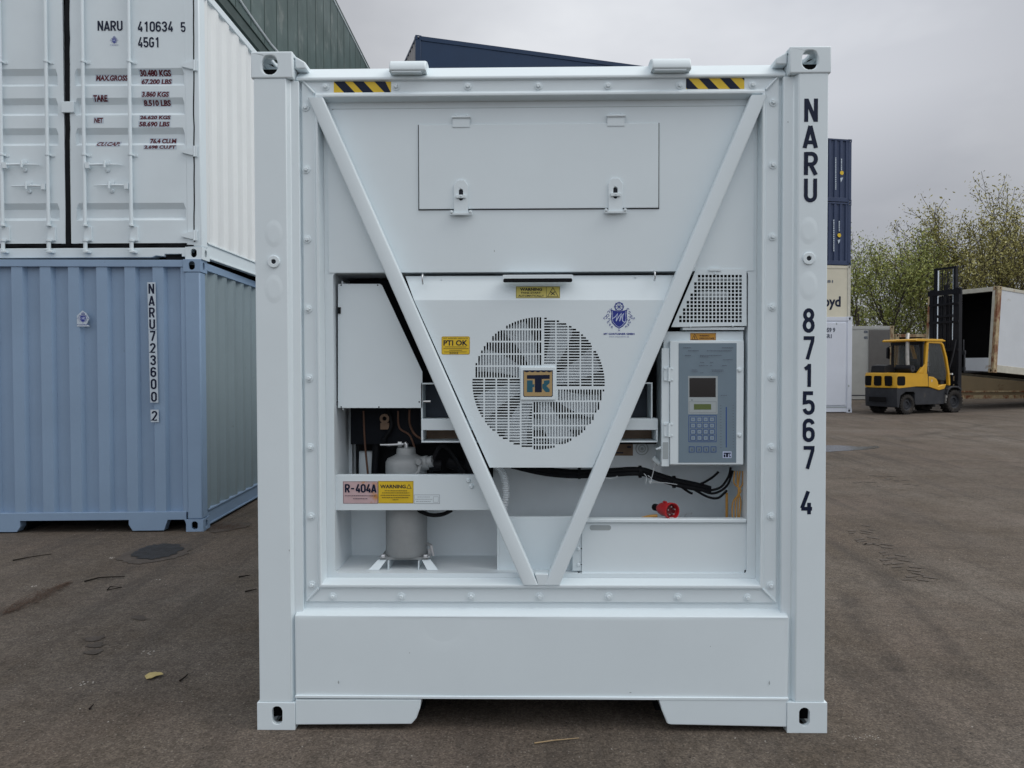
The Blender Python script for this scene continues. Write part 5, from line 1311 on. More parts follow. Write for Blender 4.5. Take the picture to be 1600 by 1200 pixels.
# the doors' pressed profile: depth as a function of height
gro = [(-40, 1), (106.5, 1), (152.5, 1), (199.5, 1), (317, 1)]
prof_z = []
zc_ = lambda v: pw_(200, v)[1]
for v, _ in gro:
    za = zc_(v); prof_z.append((za, za-.055, za-.135, za-.165))
def door_depth(z):
    for a, b, c_, d in prof_z:
        if d <= z <= a:
            if z > b: return .032*(a-z)/(a-b)
            if z > c_: return .032
            return .032*(z-d)/(c_-d)
    return 0.0
zd0, zd1 = pw_(200, 380)[1], white_h-.115
def door(px0, px1, name='door'):
    x0, x1 = pw_(px0, 300)[0], pw_(px1, 300)[0]
    dr_ = MB(); fl = .055
    zsb = sorted(set([zd0, zd1]+[q for t in prof_z for q in t if zd0 < q < zd1]))
    for a, b in zip(zsb[:-1], zsb[1:]):
        da, db = door_depth(a+1e-6), door_depth(b-1e-6)
        dr_.add([(x0+fl+.02, da+.002, a), (x1-fl-.02, da+.002, a), (x1-fl-.02, db+.002, b), (x0+fl+.02, db+.002, b)], [(0, 1, 2, 3)])
        for xa, xb in ((x0+fl, x0+fl+.02), (x1-fl, x1-fl-.02)):
            dr_.add([(xa, .002, a), (xb, da+.002, a), (xb, db+.002, b), (xa, .002, b)], [(0, 1, 2, 3)])
    for xa, xb in ((x0, x0+fl), (x1-fl, x1)): dr_.box(xa, xb, .002, .028, zd0, zd1)
    return dr_.build(name, M['stack_white'], WH), x0, x1
DL, dl0, dl1 = door(-85, 101.5); DRr, dr0, dr1 = door(110, 299)
# locking bars
def lockbar(px, parent, hpy, hdir):
    x = pw_(px, 300)[0]; mb = MB(); z0 = pw_(px, 352)[1]; mb.tube([(x, -.030, z0), (x, -.030, white_h-.05)], .0165, 14)
    lbm = mb.build('locking_bar', M['stack_white'], parent, smooth=50)
    for v in (98, 243):
        z = pw_(px, v)[1]; mb = MB(); mb.ring((x, -.03, z), (0, 0, 1), .0168, .023, -.008, .008, 16); mb.box(x-.005, x+.055, -.006, .0015, z-.012, z+.012); mb.box(x+.018, x+.026, -.03, -.0065, z-.008, z+.008)
        mb.build('bar_guide', M['stack_white'], lbm, smooth=40)
    zc0, zc1 = pw_(px, 378)[1], pw_(px, 355)[1]; mb = MB(); mb.box(x-.018, x+.052, -.018, .0015, zc0+.01, zc1); mb.ring((x, -.03, zc1+.012), (0, 0, 1), .0168, .026, -.008, .008, 16)
    mb.ring((x, -.03, zc0+.01), (0, 0, 1), .0168, .027, -.01, .01, 16); mb.tube([(x, -.03, zc0+.01), (x, -.03, zS1-.03)], .018, 12)
    mb.build('bar_bearing', M['stack_white'], lbm, smooth=40)
    zk = pw_(px, 391)[1]; mb = MB(); mb.box(x-.03, x+.012, -.05, -.0025, zk-.008, zk+.010); mb.box(x-.012, x+.042, -.055, -.0025, zk-.032, zk-.0085); mb.build('cam_keeper', M['stack_white'], lbm, bevel=.004)
    z = pw_(px, hpy)[1]; L_ = pw_(px+58*hdir, hpy)[0]; mb = MB()
    a, b = sorted((x+hdir*.018, x+hdir*.055)); mb.box(a, b, -.05, -.018, z-.035, z+.020)
    mb.tube([(x+hdir*.055, -.035, z), (x+hdir*.16, -.032, z+.004), (L_, -.022, z+.002)], [.010, .012, .005], 8)
    xm = x+hdir*.20; mb.tube([(xm, -.045, z+.035), (xm, -.045, z-.03)], .010, 8); mb.lathe([(0, -.02), (.018, -.014), (.022, 0)], (xm+.005, -.0, z-.045), (0, 1, 0), 12); mb.box(xm-.03, xm+.03, -.012, .0015, z+.022, z+.048)
    mb.build('bar_handle', M['stack_white'], lbm, smooth=40)
lockbar(6.5, DL, 259, 1); lockbar(78, DL, 292, -1); lockbar(135, DRr, 259, 1); lockbar(207, DRr, 291, -1); lockbar(-62, DL, 259, 1)
for v in (103, 237, 368, -30):
    z = pw_(300, v)[1]; x = pw_(301.5, v)[0]; mb = MB()
    mb.prism([(x-.10, z-.012), (x-.01, z-.035), (x+.012, z-.035), (x+.012, z+.035), (x-.01, z+.035), (x-.10, z+.012)], -.022, .001); mb.tube([(x+.018, -.012, z-.05), (x+.018, -.012, z+.05)], .013, 10)
    mb.box(x+.02, x+.045, -.02, -.006, z-.05, z+.05); mb.build('door_hinge', M['stack_white'], DRr, smooth=35)
x, z = pw_(108, 168); mb = MB(); mb.box(x-.065, x+.055, -.02, .0015, z-.052, z+.052); mb.build('door_cover_plate', M['stack_white'], DRr, bevel=.004)
# rubber seam, slightly wavy
mb = MB(); rnd = random.Random(8)
for (pa, pb_, wd) in (((105, -60), (106.5, 382), .022), ((302.3, -60), (303.5, 378), .006)):
    n = 22; vs = []
    for i in range(n+1):
        t = i/n; u = pa[0]+(pb_[0]-pa[0])*t; x, z = pw_(u, pa[1]+(pb_[1]-pa[1])*t); x += rnd.uniform(-.003, .003)
        vs += [(x-wd, -.0015, z), (x+wd, -.0015, z)]
    mb.add(vs, [(2*i, 2*i+1, 2*i+3, 2*i+2) for i in range(n)])
n = 40; vs = []
for i in range(n+1):
    x, z = pw_(-70+373*i/n, 383.3); h = .009+.005*math.sin(i*.9)+rnd.uniform(-.002, .002); vs += [(x, -.003, z-h-.004), (x, -.003, z+h)]
mb.add(vs, [(2*i, 2*i+1, 2*i+3, 2*i+2) for i in range(n)])
mb.build('door_seal', M['black'], WH)
mb = MB(); x, z = pw_(270, 404); a, b = pw_(257, 410); c_, d = pw_(284, 397); mb.box(a, c_, .03, .04, b+.005, d); mb.build('sill_socket', M['black'], WH)
def on_door(o):
    bm = bmesh.new(); bm.from_mesh(o.data)
    zs_ = [v.co.z for v in bm.verts]
    for t_ in prof_z:
        for zq in t_:
            for e_ in (-2e-5, 2e-5):
                if min(zs_) < zq < max(zs_): bmesh.ops.bisect_plane(bm, geom=bm.verts[:]+bm.edges[:]+bm.faces[:], plane_co=(0, 0, zq+e_), plane_no=(0, 0, 1))
    bm.to_mesh(o.data); bm.free()
    for v in o.data.vertices: v.co.y += door_depth(v.co.z)
def dnum(body, a, y1, b, y0):
    D = Decal(None, -.0005); n = len(body); wd = (b-a)/(n+ (n-1)*.16)
    for i, ch in enumerate(body):
        (x0, z0), (x1, z1) = pw_(a+i*wd*1.16, y1), pw_(a+i*wd*1.16+wd, y0); glyph(D, ch, x0, z0, x1, z1, .16)
    D.build('container_number', M['ink'], DRr)
dnum('NARU', 152.5, 48, 191.5, 32.5); dnum('410634', 215, 49.5, 270.5, 33.5); dnum('5', 282.5, 50, 290, 34.5); dnum('45G1', 215.5, 74, 249.5, 58)
crest(DRr, -.0006, lambda u, v: pw_(178.5+u*.27, 63-v*.27))
M['maroon'] = mat('maroon_stencil', (0.10, 0.015, 0.025), 0.5, spec=0.20)
for t_, a, y0, b, y1 in (('MAX.GROSS', 147, 115.5, 197, 124.5), ('30.480 KGS', 216.5, 108.5, 265.5, 117.5), ('67.200 LBS', 218.5, 121.5, 266, 130), ('TARE', 145.5, 148.5, 167.5, 158), ('3.860 KGS', 221.5, 143, 264, 151.5), ('8.510 LBS', 222.5, 155.5, 265, 164), ('NET', 147, 184, 161, 192), ('26.620 KGS', 218.5, 180.5, 266.5, 186.5), ('58.690 LBS', 217, 190, 265, 198), ('CU.CAP.', 150, 220.5, 186.5, 228), ('76.4 CU.M', 232, 215, 273.5, 223), ('2.698 CU.FT', 225, 227, 275, 232.5)):
    D = Decal(None, .0006); D.poly([pw_(a-1, y1+.8), pw_(b+1, y1+.8), pw_(b+1, y0-.8), pw_(a-1, y0-.8)]); o = D.build('stencil_backing', M['labelgrey'], DRr); on_door(o)
    D = Decal(lambda u, v: pw_(u, v), .0000); D.text(t_, a, y1, b, y0, bold=.05, shear=.12); q = D.build('weight_marking', M['maroon'], o); on_door(q)
# green container on top, flat seamed side
gh = 2.44; GRc = std_container('weathered green container with vertical panel seams on top of the left stack', Vector((WH.location.x, WH.location.y, 2.593+white_h+.004)), rw, 2.438, 12.19, gh, M['green'], side=M['green'], front='flat', rail=M['green_dark'], corr_sides=False)
mb = MB()
for i in range(25):
    y = .5+i*.46; mb.box(w-.0155, w-.0125, y, y+.016, .2, gh-.09)
mb.build('panel_seam', M['green_dark'], GRc)
mb = MB(); mb.tube([(w-.008, .3+i*.6, .30+.025*math.sin(i*1.7)) for i in range(19)], .014, 6); mb.build('side_cable', M['conduit'], GRc); 
mb = MB(); mb.box(w-.02, w-.002, .172, 12.0, gh-.10, gh-.084); mb.build('drip_rail', M['stack_white'], GRc)

# ---- stack of navy containers behind the main container
p0 = ground_at(652, 20.7); rn = rotc+R(18); heights = (2.591, 2.591, 2.591, 2.80); z = 0.0; 
lab = ('navy container at the base of the stack behind the white refrigerated container', 'navy container second from the ground in the stack behind the white refrigerated container', 'navy container third from the ground in the stack behind the white refrigerated container', 'topmost navy container behind the white refrigerated container, roof line against the sky')
ctr = p0+Matrix.Rotation(rn, 3, 'Z') @ Vector((6.095, 0, 0))
for i, h in enumerate(heights):
    std_container(lab[i], Vector((ctr.x, ctr.y, z)), rn, 12.19, 2.438, h, M['navy2'], side=M['navy2'], left_paint=M['navy_grey'], front='flat', post=M['navy2'], group='navy containers stacked behind the refrigerated container')
    z += h+.003

# ---- right stack: two navy over a cream reefer over one more
ZR = 31.4; rr_ = rotc+R(11); pr = ground_at(1328.5, ZR); ctr = cornered(pr, rr_, 12.19); z = gz(pr.x, pr.y)-.03
lab = (('dull blue container at ground level under the cream container', M['navy'], 2.591), ('cream container with rusty edge and black lettering below two navy containers', M['cream'], 2.896), ('lower navy container of the pair on top of the cream container', M['navy'], 2.591), ('upper navy container of the pair, topmost in the right hand stack', M['navy'], 2.591))
for i, (lb, m_, h) in enumerate(lab):
    c = std_container(lb, Vector((ctr.x, ctr.y, z)), rr_, 12.19, 2.438, h, m_, front='corr' if i != 1 else 'flat', post=M['rust'] if i == 1 else None, group='navy containers of the right hand stack' if i != 1 else None)
    if 'group' in c and i == 0: pass
    Mc = mw(c); q = lambda u, v, y=0.0, Mc=Mc: P(u, v, y, Mc)
    if i != 1:
        z0, z1 = .19, h-.07; mb = MB(); mb.box(-6.095+.16, 6.095-.16, .004, .1, .02, .186); mb.build('bottom_sill', M['navy'], c, bevel=.004)
    if i == 3:
        D = Decal(None, .004)
        rnd = random.Random(1)
        for u, a, b in ((1306, 246, 296), (1315, 248, 264)):
            v = a
            while v < b: l = rnd.uniform(1.5, 3); D.poly([q(u-.8, v), q(u+.8, v), q(u+.7, v+l), q(u-.9, v+l)]); v += l+.8
        D.poly([q(1313, 278), q(1317.5, 277), q(1316, 281), q(1314, 285)]); D.build('side_lettering', M['labelgrey'], c)
        D = Decal(None, .003); D.disc(*q(1315.5, 270), .085, 14); D.build('round_emblem', M['yellow'], c)
    if i == 2:
        D = Decal(None, .004); rnd = random.Random(2)
        for u, a, b in ((1303, 343, 393), (1311.5, 345, 360)):
            v = a
            while v < b: l = rnd.uniform(1.5, 3); D.poly([q(u-.8, v), q(u+.8, v), q(u+.7, v+l), q(u-.9, v+l)]); v += l+.8
        D.poly([q(1309, 375), q(1313, 374), q(1312, 378), q(1310, 381)]); D.build('side_lettering', M['labelgrey'], c)
        D = Decal(None, .003); D.disc(*q(1311.5, 367.5), .085, 14); D.build('round_emblem', M['yellow'], c)
    if i == 1:
        D = Decal(None, .012); (x1, z1), (x0_, z0_) = q(1314, 463), q(1290.5, 484)
        hgt = z1-z0_; D.text('Hapag-Lloyd', x1-hgt*4.9, z0_, x1, z1, bold=.03); D.build('company_lettering', M['ink'], c)
        D = Decal(None, .012); (x1, z1), (x0_, z0_) = q(1302, 437.5), q(1289, 441.5); D.text('0281', x0_-.2, z0_, x1, z1, bold=.03); D.build('container_number', M['micro'], c)
    z += h+.003

# ---- cool white reefer in front of the right stack
pr = ground_at(1331.5, 22.8); c = std_container('clean cool white container standing on the yard in front of the right hand stack', cornered(pr, rotc, 2.438), rotc, 2.438, 12.19, 2.896, M['far_white'], front='flat', corr_sides=False, name='shipping_container')
Mc = mw(c); q = lambda u, v, y=0.0: P(u, v, y, Mc)
mb = MB(); x0, z0 = q(1230, 633.5); x1, z1 = q(1322, 504); mb.box(x0, x1, -.004, .019, z0, z1); dd = mb.build('front_door', M['far_white'], c, bevel=.01)
def mk_text(parent, q, body, a, y1, b, y0, m, y=-.006, bold=.05):
    D = Decal(None, y); (x0, z0), (x1, z1) = q(a, y1), q(b, y0); D.text(body, x0, z0, x1, z1, bold=bold); return D.build('container_number', m, parent)
mk_text(dd, q, 'NARU 870059 9', 1255, 519.5, 1305, 512, M['micro']); mk_text(dd, q, '45R1', 1285, 528.5, 1299.5, 522, M['micro'])
mb = MB(); x0, z0 = q(1290, 637); x1, z1 = q(1322, 635.2); mb.box(x0-2, x1, -.006, .003, z0, z1); mb.build('door_seal', M['bezel'], c)
D = Decal(None, -.0062); 
for a, b in ((1307, 506), (1326, 603)): x, z = q(a, b); D.poly(oval(x, z, .04, .07))
D.build('door_stud', M['bezel'], dd)

# ---- grey white reefer with grey panel
pr = ground_at(1396.5, 29.6); c = std_container('dull grey white container with dark grey panel between the clean white container and forklift', cornered(pr, rotc, 2.438), rotc, 2.438, 12.19, 2.896, M['greywhite'], front='flat', post=M['rustpost'], rail=M['greywhite'], corr_sides=False)
Mc = mw(c); q = lambda u, v, y=0.0: P(u, v, y, Mc)
mb = MB(); x0, z0 = q(1357, 612); x1, z1 = q(1390, 515.5); mb.box(x0, x1, -.02, .018, z0, z1); mb.build('grey_panel', M['greypanel'], c, bevel=.004)
mb = MB(); x0, z0 = q(1315, 618.5); x1, z1 = q(1356, 617); mb.box(x0, x1, -.003, .003, z0, z1); mb.build('door_seal', M['seam'], c)
mk_text(c, q, '4208', 1350, 520.5, 1356, 516.5, M['micro'], .014); mk_text(c, q, '45R1', 1350, 529.5, 1356, 525.5, M['micro'], .014)

# ---- rusty beige container lying lengthwise at the back
pl = ground_at(1399, 30.2); rz_ = rotc+R(1.5); ctr = pl+Matrix.Rotation(rz_, 3, 'Z') @ Vector((6.095, 0, 0))
c = std_container('rusty beige container lying lengthwise behind the forklift, partly open at its left', Vector((ctr.x, ctr.y, gz(ctr.x, ctr.y)-.03)), rz_, 12.19, 2.438, 2.62, M['beige'], front='flat', rail=M['rustpost'], post=M['rustpost'], corr_sides=False)
Mc = mw(c); q = lambda u, v, y=0.0: P(u, v, y, Mc)
mb = MB(); x0, z0 = q(1404, 600); x1, z1 = q(1441, 527); mb.box(x0, x1, .012, .0195, z0, z1); mb.build('doorway_shade', M['interior'], c)  # flat black panel on the wall stands for the doorway's inner shade
mb = MB(); x0, z0 = q(1500, 613); x1, z1 = q(1700, 610); mb.box(x0, x1+2, .0, .0185, z0, z1); mb.build('side_rib', M['rustpost'], c)

# ---- tilted container carried by the forklift, its end open
ZA = 23.5; f2 = Vector((math.sin(YAW), math.cos(YAW), 0))
A = CAM+f2*ZA+r0*((1552-800)/FPX*ZA); A.z = 1.37
rt_ = rotc-R(67); tl = -.075
Rm = Euler((tl, 0, rt_)).to_matrix(); hc = 2.70
c = root('lifted_container', 'stained white container with rusty door frame and open end, raised and tilted by the forklift', 'container', A-Rm @ Vector((w, 0, 0)), (tl, 0, rt_))
LC_ = c
for sx in (-1, 1):
    for yy in (0, 1):
        for z0, z1 in ((0, .118), (hc-.118, hc)):
            a, b = sorted((sx*w, sx*(w-.17))); mb = MB()
            if yy == 0: casting('corner_casting', M['rustpost'], c, a, b, z0, z1, -.004, .172, .06, .082, top=z0 > 0, side=sx)
            else: mb.box(a, b, 12.02, 12.19, z0, z1); mb.build('corner_casting', M['rustpost'], c, bevel=.006)
        a, b = sorted((sx*(w-.004), sx*(w-.10))); mb = MB(); mb.box(a, b, (0.002 if yy == 0 else 12.03), (.17 if yy == 0 else 12.18), .119, hc-.119); mb.build('corner_post', M['rustpost'], c, bevel=.01)
        if yy == 0:
            a, b = sorted((sx*(w-.1005), sx*(w-.19))); mb = MB(); mb.box(a, b, .006, .12, .12, hc-.12); mb.build('door_jamb', M['rust'], c, bevel=.006)
    a, b = sorted((sx*(w-.02), sx*(w-.08))); mb = MB(); mb.box(a, b, .1725, 12.02, .245, hc-.11); mb.build('side_wall', M['old_white'], c)
    a, b = sorted((sx*(w-.006), sx*(w-.09))); mb = MB(); mb.box(a, b, .1725, 12.02, .02, .244); mb.build('bottom_rail', M['rust'], c, bevel=.006)
    mb = MB(); mb.box(a, b, .1725, 12.02, hc-.109, hc-.01); mb.build('top_rail', M['rust'], c, bevel=.006)
mb = MB(); mb.box(-w+.171, w-.171, .004, .10, hc-.15, hc-.01); mb.build('top_header', M['rust'], c, bevel=.006)
mb = MB(); mb.box(-w+.171, w-.171, .004, .12, .02, .46); mb.build('bottom_sill', M['old_white'], c, bevel=.008)
mb = MB(); mb.box(-w+.09, w-.09, .1, 12.1, hc-.06, hc-.03); mb.build('roof', M['old_white'], c)
mb = MB(); mb.box(-w+.09, w-.09, .1, 12.1, .1, .15); mb.build('floor', M['interior'], c)
mb = MB(); mb.box(-w+.085, w-.085, 1.6, 1.65, .15, hc-.06); mb.box(-w+.0805, -w+.084, .13, 1.6, .15, hc-.06); mb.box(w-.084, w-.0805, .13, 1.6, .15, hc-.06); mb.box(-w+.085, w-.085, .13, 1.6, hc-.07, hc-.061); mb.build('shade_lining', M['interior'], c)  # black panels carry the shade of the open interior as colour
mb = MB(); mb.box(-w+.1, w-.1, 12.1, 12.17, .1, hc-.1); mb.build('end_wall', M['old_white'], c)

# ------------------------------------------------------------------ forklift
def forklift():
    hd = rotc+R(23)
    pw0 = ground_at(1417, 22.0); Rz = Matrix.Rotation(hd, 3, 'Z')
    base = pw0-Rz @ Vector((0, -.52, 0)); base.z = gz(base.x, base.y)
    f = root('forklift_truck', 'yellow and dark grey forklift truck with tall black mast lifting a white container', 'forklift', base, (0, 0, hd))
    def wheel(x, y, r_, wd):
        s_ = 1 if y > 0 else -1
        mb = MB(); prof = [(r_*.60, -wd/2+.02), (r_*.72, -wd/2), (r_*.93, -wd/2+.006), (r_, -wd/2+.04), (r_, wd/2-.04), (r_*.93, wd/2-.006), (r_*.72, wd/2), (r_*.60, wd/2-.02)]
        mb.lathe(prof, (x, y, r_), (0, 1, 0), 30)
        for k in range(22):
            t = 2*math.pi*k/22; c = Vector((x+r_*math.cos(t), y, r_+r_*math.sin(t)))
            T = Matrix.Translation(c) @ Matrix.Rotation(-t, 4, 'Y')
            mb.box(-.018, .012, -wd/2+.01, -.01, -.022, .022, T); mb.box(-.018, .012, .01, wd/2-.01, .012, .055, T)
        wt = mb.build('wheel', M['tyre'], f, smooth=35)
        mb = MB(); mb.lathe([(0, -wd/2*.3), (r_*.28, -wd/2*.3), (r_*.34, -wd/2*.6), (r_*.54, -wd/2*.5), (r_*.61, -wd/2+.02)], (x, y, r_), (0, 1 if y < 0 else -1, 0), 24)
        mb.build('wheel_rim', M['fl_dark'], wt, smooth=40)
    wheel(0, -.45, .285, .22); wheel(0, .45, .285, .22); wheel(1.93, -.47, .34, .28); wheel(1.93, .47, .34, .28)
    hw = .56
    # lower counterweight and chassis
    mb = MB(); side_p = [(-.50, .22), (-.53, .40), (-.54, .76), (.30, .80), (.30, .60), (.24, .66), (-.10, .66), (-.30, .55), (-.34, .30), (-.36, .20)]
    # rounded plan: taper the rear corners by building slices
    def slices(pts, hw_, taper, name, m, parent, n=7):
        mb = MB(); xmin = min(p[0] for p in pts)
        prev = None; k = len(pts)
        ys = [-hw_+2*hw_*i/(n-1) for i in range(n)]
        for i, y in enumerate(ys):
            e_ = (abs(y)/hw_)**4*taper
            for a, b in pts: mb.v.append((max(a, xmin+e_+(a-xmin)*.6) if a < xmin+taper*1.5 else a, y, b))
        for i in range(n-1):
            for j in range(k): mb.f.append((i*k+j, i*k+(j+1) % k, (i+1)*k+(j+1) % k, (i+1)*k+j))
        t = tessellate_polygon([[Vector((p[0], p[1], 0)) for p in pts]])
        for q in t: mb.f.append(tuple(q)); mb.f.append(tuple(j+(n-1)*k for j in reversed(q)))
        return mb.build(name, m, parent, smooth=40)
    slices(side_p, hw, .10, 'counterweight', M['fl_dark'], f)
    mb = MB(); mb.prism([(.31, .30), (.36, .26), (1.55, .26), (1.60, .40), (1.60, .70), (1.3, .74), (.31, .80)], -hw+.02, hw-.02); mb.build('chassis', M['fl_dark'], f, bevel=.02)
    mb = MB(); mb.prism([(1.56, .60), (1.62, .72), (1.78, .80), (2.05, .80), (2.22, .72), (2.20, .66), (2.04, .75), (1.80, .75), (1.66, .68), (1.58, .52)], -hw-.05, -hw+.28); g1 = mb.build('mudguard', M['fl_dark'], f, bevel=.008)
    mb = MB(); mb.prism([(1.56, .60), (1.62, .72), (1.78, .80), (2.05, .80), (2.22, .72), (2.20, .66), (2.04, .75), (1.80, .75), (1.66, .68), (1.58, .52)], hw-.28, hw+.05); mb.build('mudguard', M['fl_dark'], f, bevel=.008)
    mb = MB(); mb.box(1.6, 2.1, -.28, .28, .3, .8); mb.build('front_axle_housing', M['fl_black'], f)
    mb = MB(); mb.box(1.57, 1.63, -hw-.02, -hw+.06, .30, .55); mb.build('step_plate', M['exhaust'], f)
    # yellow hood
    hood_p = [(-.56, .775), (-.555, 1.14), (-.50, 1.21), (.62, 1.19), (.80, 1.17), (.83, .805), (.31, .81), (-.40, .765)]
    hd_ = slices(hood_p, hw+.005, .12, 'hood', M['fl_yellow'], f)
    for yy, a in ((-.34, .2), (0, 0), (.34, -.2)):
        mb = MB(); ww = .13 if yy == 0 else .125
        mb.prism(rrect(yy-ww, .83, yy+ww, 1.12, .05), -.572 if yy == 0 else -.552, -.52, axis='x'); mb.build('grille_opening', M['interior'], hd_)
    mb = MB(); mb.prism(rrect(-.44, .84, -.12, 1.11, .06), -hw-.009, -hw+.02); mb.build('grille_opening', M['interior'], hd_)
    mb = MB(); mb.box(.825, .835, -hw-.008, -hw+.01, .8, 1.18); mb.build('hood_gap', M['seam'], hd_)
    # front side panel, floor
    mb = MB(); mb.prism([(.84, .79), (.84, 1.10), (1.05, 1.08), (1.18, 1.02), (1.25, .92), (1.26, .80), (1.40, .84), (1.60, .86), (1.52, .72), (1.30, .68)], -hw-.006, hw+.006); mb.build('side_panel', M['fl_yellow'], f, bevel=.015)
    mb = MB(); mb.box(1.0, 1.6, -hw+.05, hw-.05, .70, .78); mb.build('cab_floor', M['fl_black'], f)
    # cab frame
    cf = root_part = None
    mb = MB()
    def bar(pts, w1, y0, y1, m_=None):
        n = len(pts); L1 = []; L2 = []
        for i, p in enumerate(pts):
            a = Vector(pts[max(i-1, 0)]); b = Vector(pts[min(i+1, n-1)]); d = (b-a).normalized(); nn = Vector((-d.y, d.x)); ww = w1[i] if isinstance(w1, list) else w1
            L1.append(tuple(Vector(p)+nn*ww/2)); L2.append(tuple(Vector(p)-nn*ww/2))
        mb.prism(L1+L2[::-1], y0, y1)
    for s_ in (-1, 1):
        y0, y1 = sorted((s_*(hw+.0), s_*(hw-.09)))
        bar([(.70, 1.14), (.75, 1.5), (.80, 2.09)], [.16, .10, .09], y0, y1)
        mb.prism([(.42, 1.195), (.68, 1.195), (.73, 1.5)], y0+.005, y1-.005)
        bar([(1.74, .82), (1.72, 1.15), (1.60, 1.65), (1.45, 2.03), (1.36, 2.11), (.78, 2.12)], .075, y0, y1)
    CF = mb.build('cab_frame', M['fl_yellow'], f, bevel=.012)
    mb = MB(); mb.prism([(.28, 2.13), (1.50, 2.13), (1.54, 2.16), (1.40, 2.20), (.34, 2.205), (.26, 2.17)], -hw-.02, hw+.02); mb.build('roof', M['fl_yellow'], f, bevel=.012)
    mb = MB(); mb.box(.60, .66, -hw+.10, hw-.10, 1.20, 1.26); mb.box(.60, .66, -hw+.0, hw-.0, 2.03, 2.125)
    for s_ in (-1, 1): a, b = sorted((s_*(hw-.02), s_*(hw-.09))); mb.box(.60, .655, a, b, 1.262, 2.028)
    WF = mb.build('rear_window_frame', M['fl_black'], CF, bevel=.006)
    mb = MB(); mb.box(.625, .631, -hw+.09, hw-.09, 1.26, 2.03); mb.build('window_pane', M['glass'], WF)
    mb = MB(); mb.prism([(.82, 1.14), (1.24, 1.0), (1.60, .98), (1.66, 1.2), (1.54, 1.62), (1.41, 1.98), (1.34, 2.07), (.86, 2.07)], -hw+.03, -hw+.035); mb.build('door_pane', M['glass'], CF)
    mb = MB(); mb.prism([(.82, 1.14), (1.60, .98), (1.66, 1.2), (1.54, 1.62), (1.34, 2.07), (.86, 2.07)], hw-.05, hw-.045); mb.build('door_pane', M['glass'], CF)
    mb = MB(); mb.box(.86, 1.30, -.24, .24, .98, 1.10); mb.prism([(.80, 1.10), (.90, 1.10), (.84, 1.62), (.76, 1.62)], -.22, .22); mb.build('seat', M['fl_black'], f, bevel=.03)
    mb = MB(); mb.ring((1.42, 0, 1.42), (-.6, 0, .8), .14, .165, -.01, .01, 20); mb.tube([(1.44, 0, 1.41), (1.58, 0, .95)], .03, 8); mb.build('steering_wheel', M['fl_black'], f, smooth=40)
    mb = MB(); mb.box(1.50, 1.66, -.45, .45, .80, 1.20); mb.build('dashboard', M['fl_dark'], f, bevel=.02)
    # kit on the hood
    mb = MB(); mb.prism([(-.34, 1.215), (-.30, 1.42), (-.10, 1.45), (.10, 1.43), (.12, 1.215)], -.02, .46); mb.build('equipment_box', M['fl_black'], f, bevel=.02)
    mb = MB(); mb.tube([(.30, -.46, 1.33), (.30, .06, 1.33)], .115, 18); AF = mb.build('air_filter', M['fl_black'], f, smooth=40)
    mb = MB(); mb.ring((.30, -.465, 1.33), (0, 1, 0), .03, .09, -.01, .004, 16); mb.build('filter_cap', M['fl_dark'], AF)
    mb = MB(); mb.tube(curve([(.30, -.30, 1.42), (.32, -.27, 1.75), (.36, -.24, 2.12), (.40, -.20, 2.22), (.50, -.14, 2.36)], 5), .052, 14); mb.build('exhaust_pipe', M['exhaust'], f, smooth=50)
    mb = MB(); mb.prism([(.50, 1.65), (.60, 1.62), (.62, 1.9), (.56, 2.0), (.5, 1.95)], hw+.02, hw+.07); mb.tube([(.62, hw, 2.02), (.57, hw+.05, 1.98)], .012, 6); mb.build('mirror', M['fl_black'], f, bevel=.015)
    # mast
    zt1, zt2 = 3.78, 4.38; mb = MB()
    for s_ in (-1, 1):
        a, b = sorted((s_*.50, s_*.37)); mb.box(2.20, 2.34, a, b, .12, zt1)
    for z_, t in ((zt1-.12, .16), (3.30, .07), (2.75, .07), (1.9, .08), (.9, .10), (.35, .12)): mb.box(2.17 if z_ < 3.6 else 2.19, 2.195, -.56 if z_ > 3.6 else -.50, .56 if z_ > 3.6 else .50, z_-t/2, z_+t/2)
    MS = mb.build('mast', M['fl_black'], f, bevel=.006)
    mb = MB()
    for s_ in (-1, 1):
        a, b = sorted((s_*.365, s_*.29)); mb.box(2.22, 2.33, a, b, 1.1, zt2)
    mb.box(2.22, 2.33, -.37, .37, zt2+.0005, zt2+.06); mb.box(2.20, 2.219, -.28, .28, 2.9, 2.98); mb.build('inner_mast', M['fl_black'], MS, bevel=.004)
    for s_ in (-.26, .26):
        mb = MB(); mb.tube([(2.27, s_, 2.2), (2.27, s_, zt2-.01)], .028, 12); mb.build('lift_ram', M['chrome'], MS, smooth=50)
    mb = MB(); mb.tube([(2.27, 0, .4), (2.27, 0, 3.9)], .06, 14)
    for s_ in (-.10, .10): mb.tube([(2.25, s_, 1.2), (2.25, s_, 4.3)], .016, 6)
    mb.build('lift_cylinder', M['fl_black'], MS, smooth=50)
    mb = MB()
    for k in range(5): mb.box(2.245, 2.255, -.16+k*.08, -.145+k*.08, 3.7, 4.36)
    mb.build('lift_chain', M['fl_dark'], MS)
    mb = MB()
    for k in range(4): mb.box(2.29, 2.31, -.25+k*.135, -.145+k*.135, .2, 3.55)
    mb.build('hose_guide', M['fl_black'], MS)
    # carriage & forks
    mb = MB(); mb.box(2.40, 2.46, -.55, .55, 1.25, 1.37); mb.box(2.40, 2.46, -.55, .55, 1.75, 1.87)
    for k in range(7): mb.box(2.405, 2.455, -.54+k*.177, -.51+k*.177, 1.371, 1.749)
    for k in range(6): mb.box(2.41, 2.45, -.5+k*.19, -.48+k*.19, 1.871, 2.2)
    mb.box(2.34, 2.3995, -.3, .3, 1.2, 1.9); CR_ = mb.build('fork_carriage', M['fl_dark'], MS, bevel=.005)
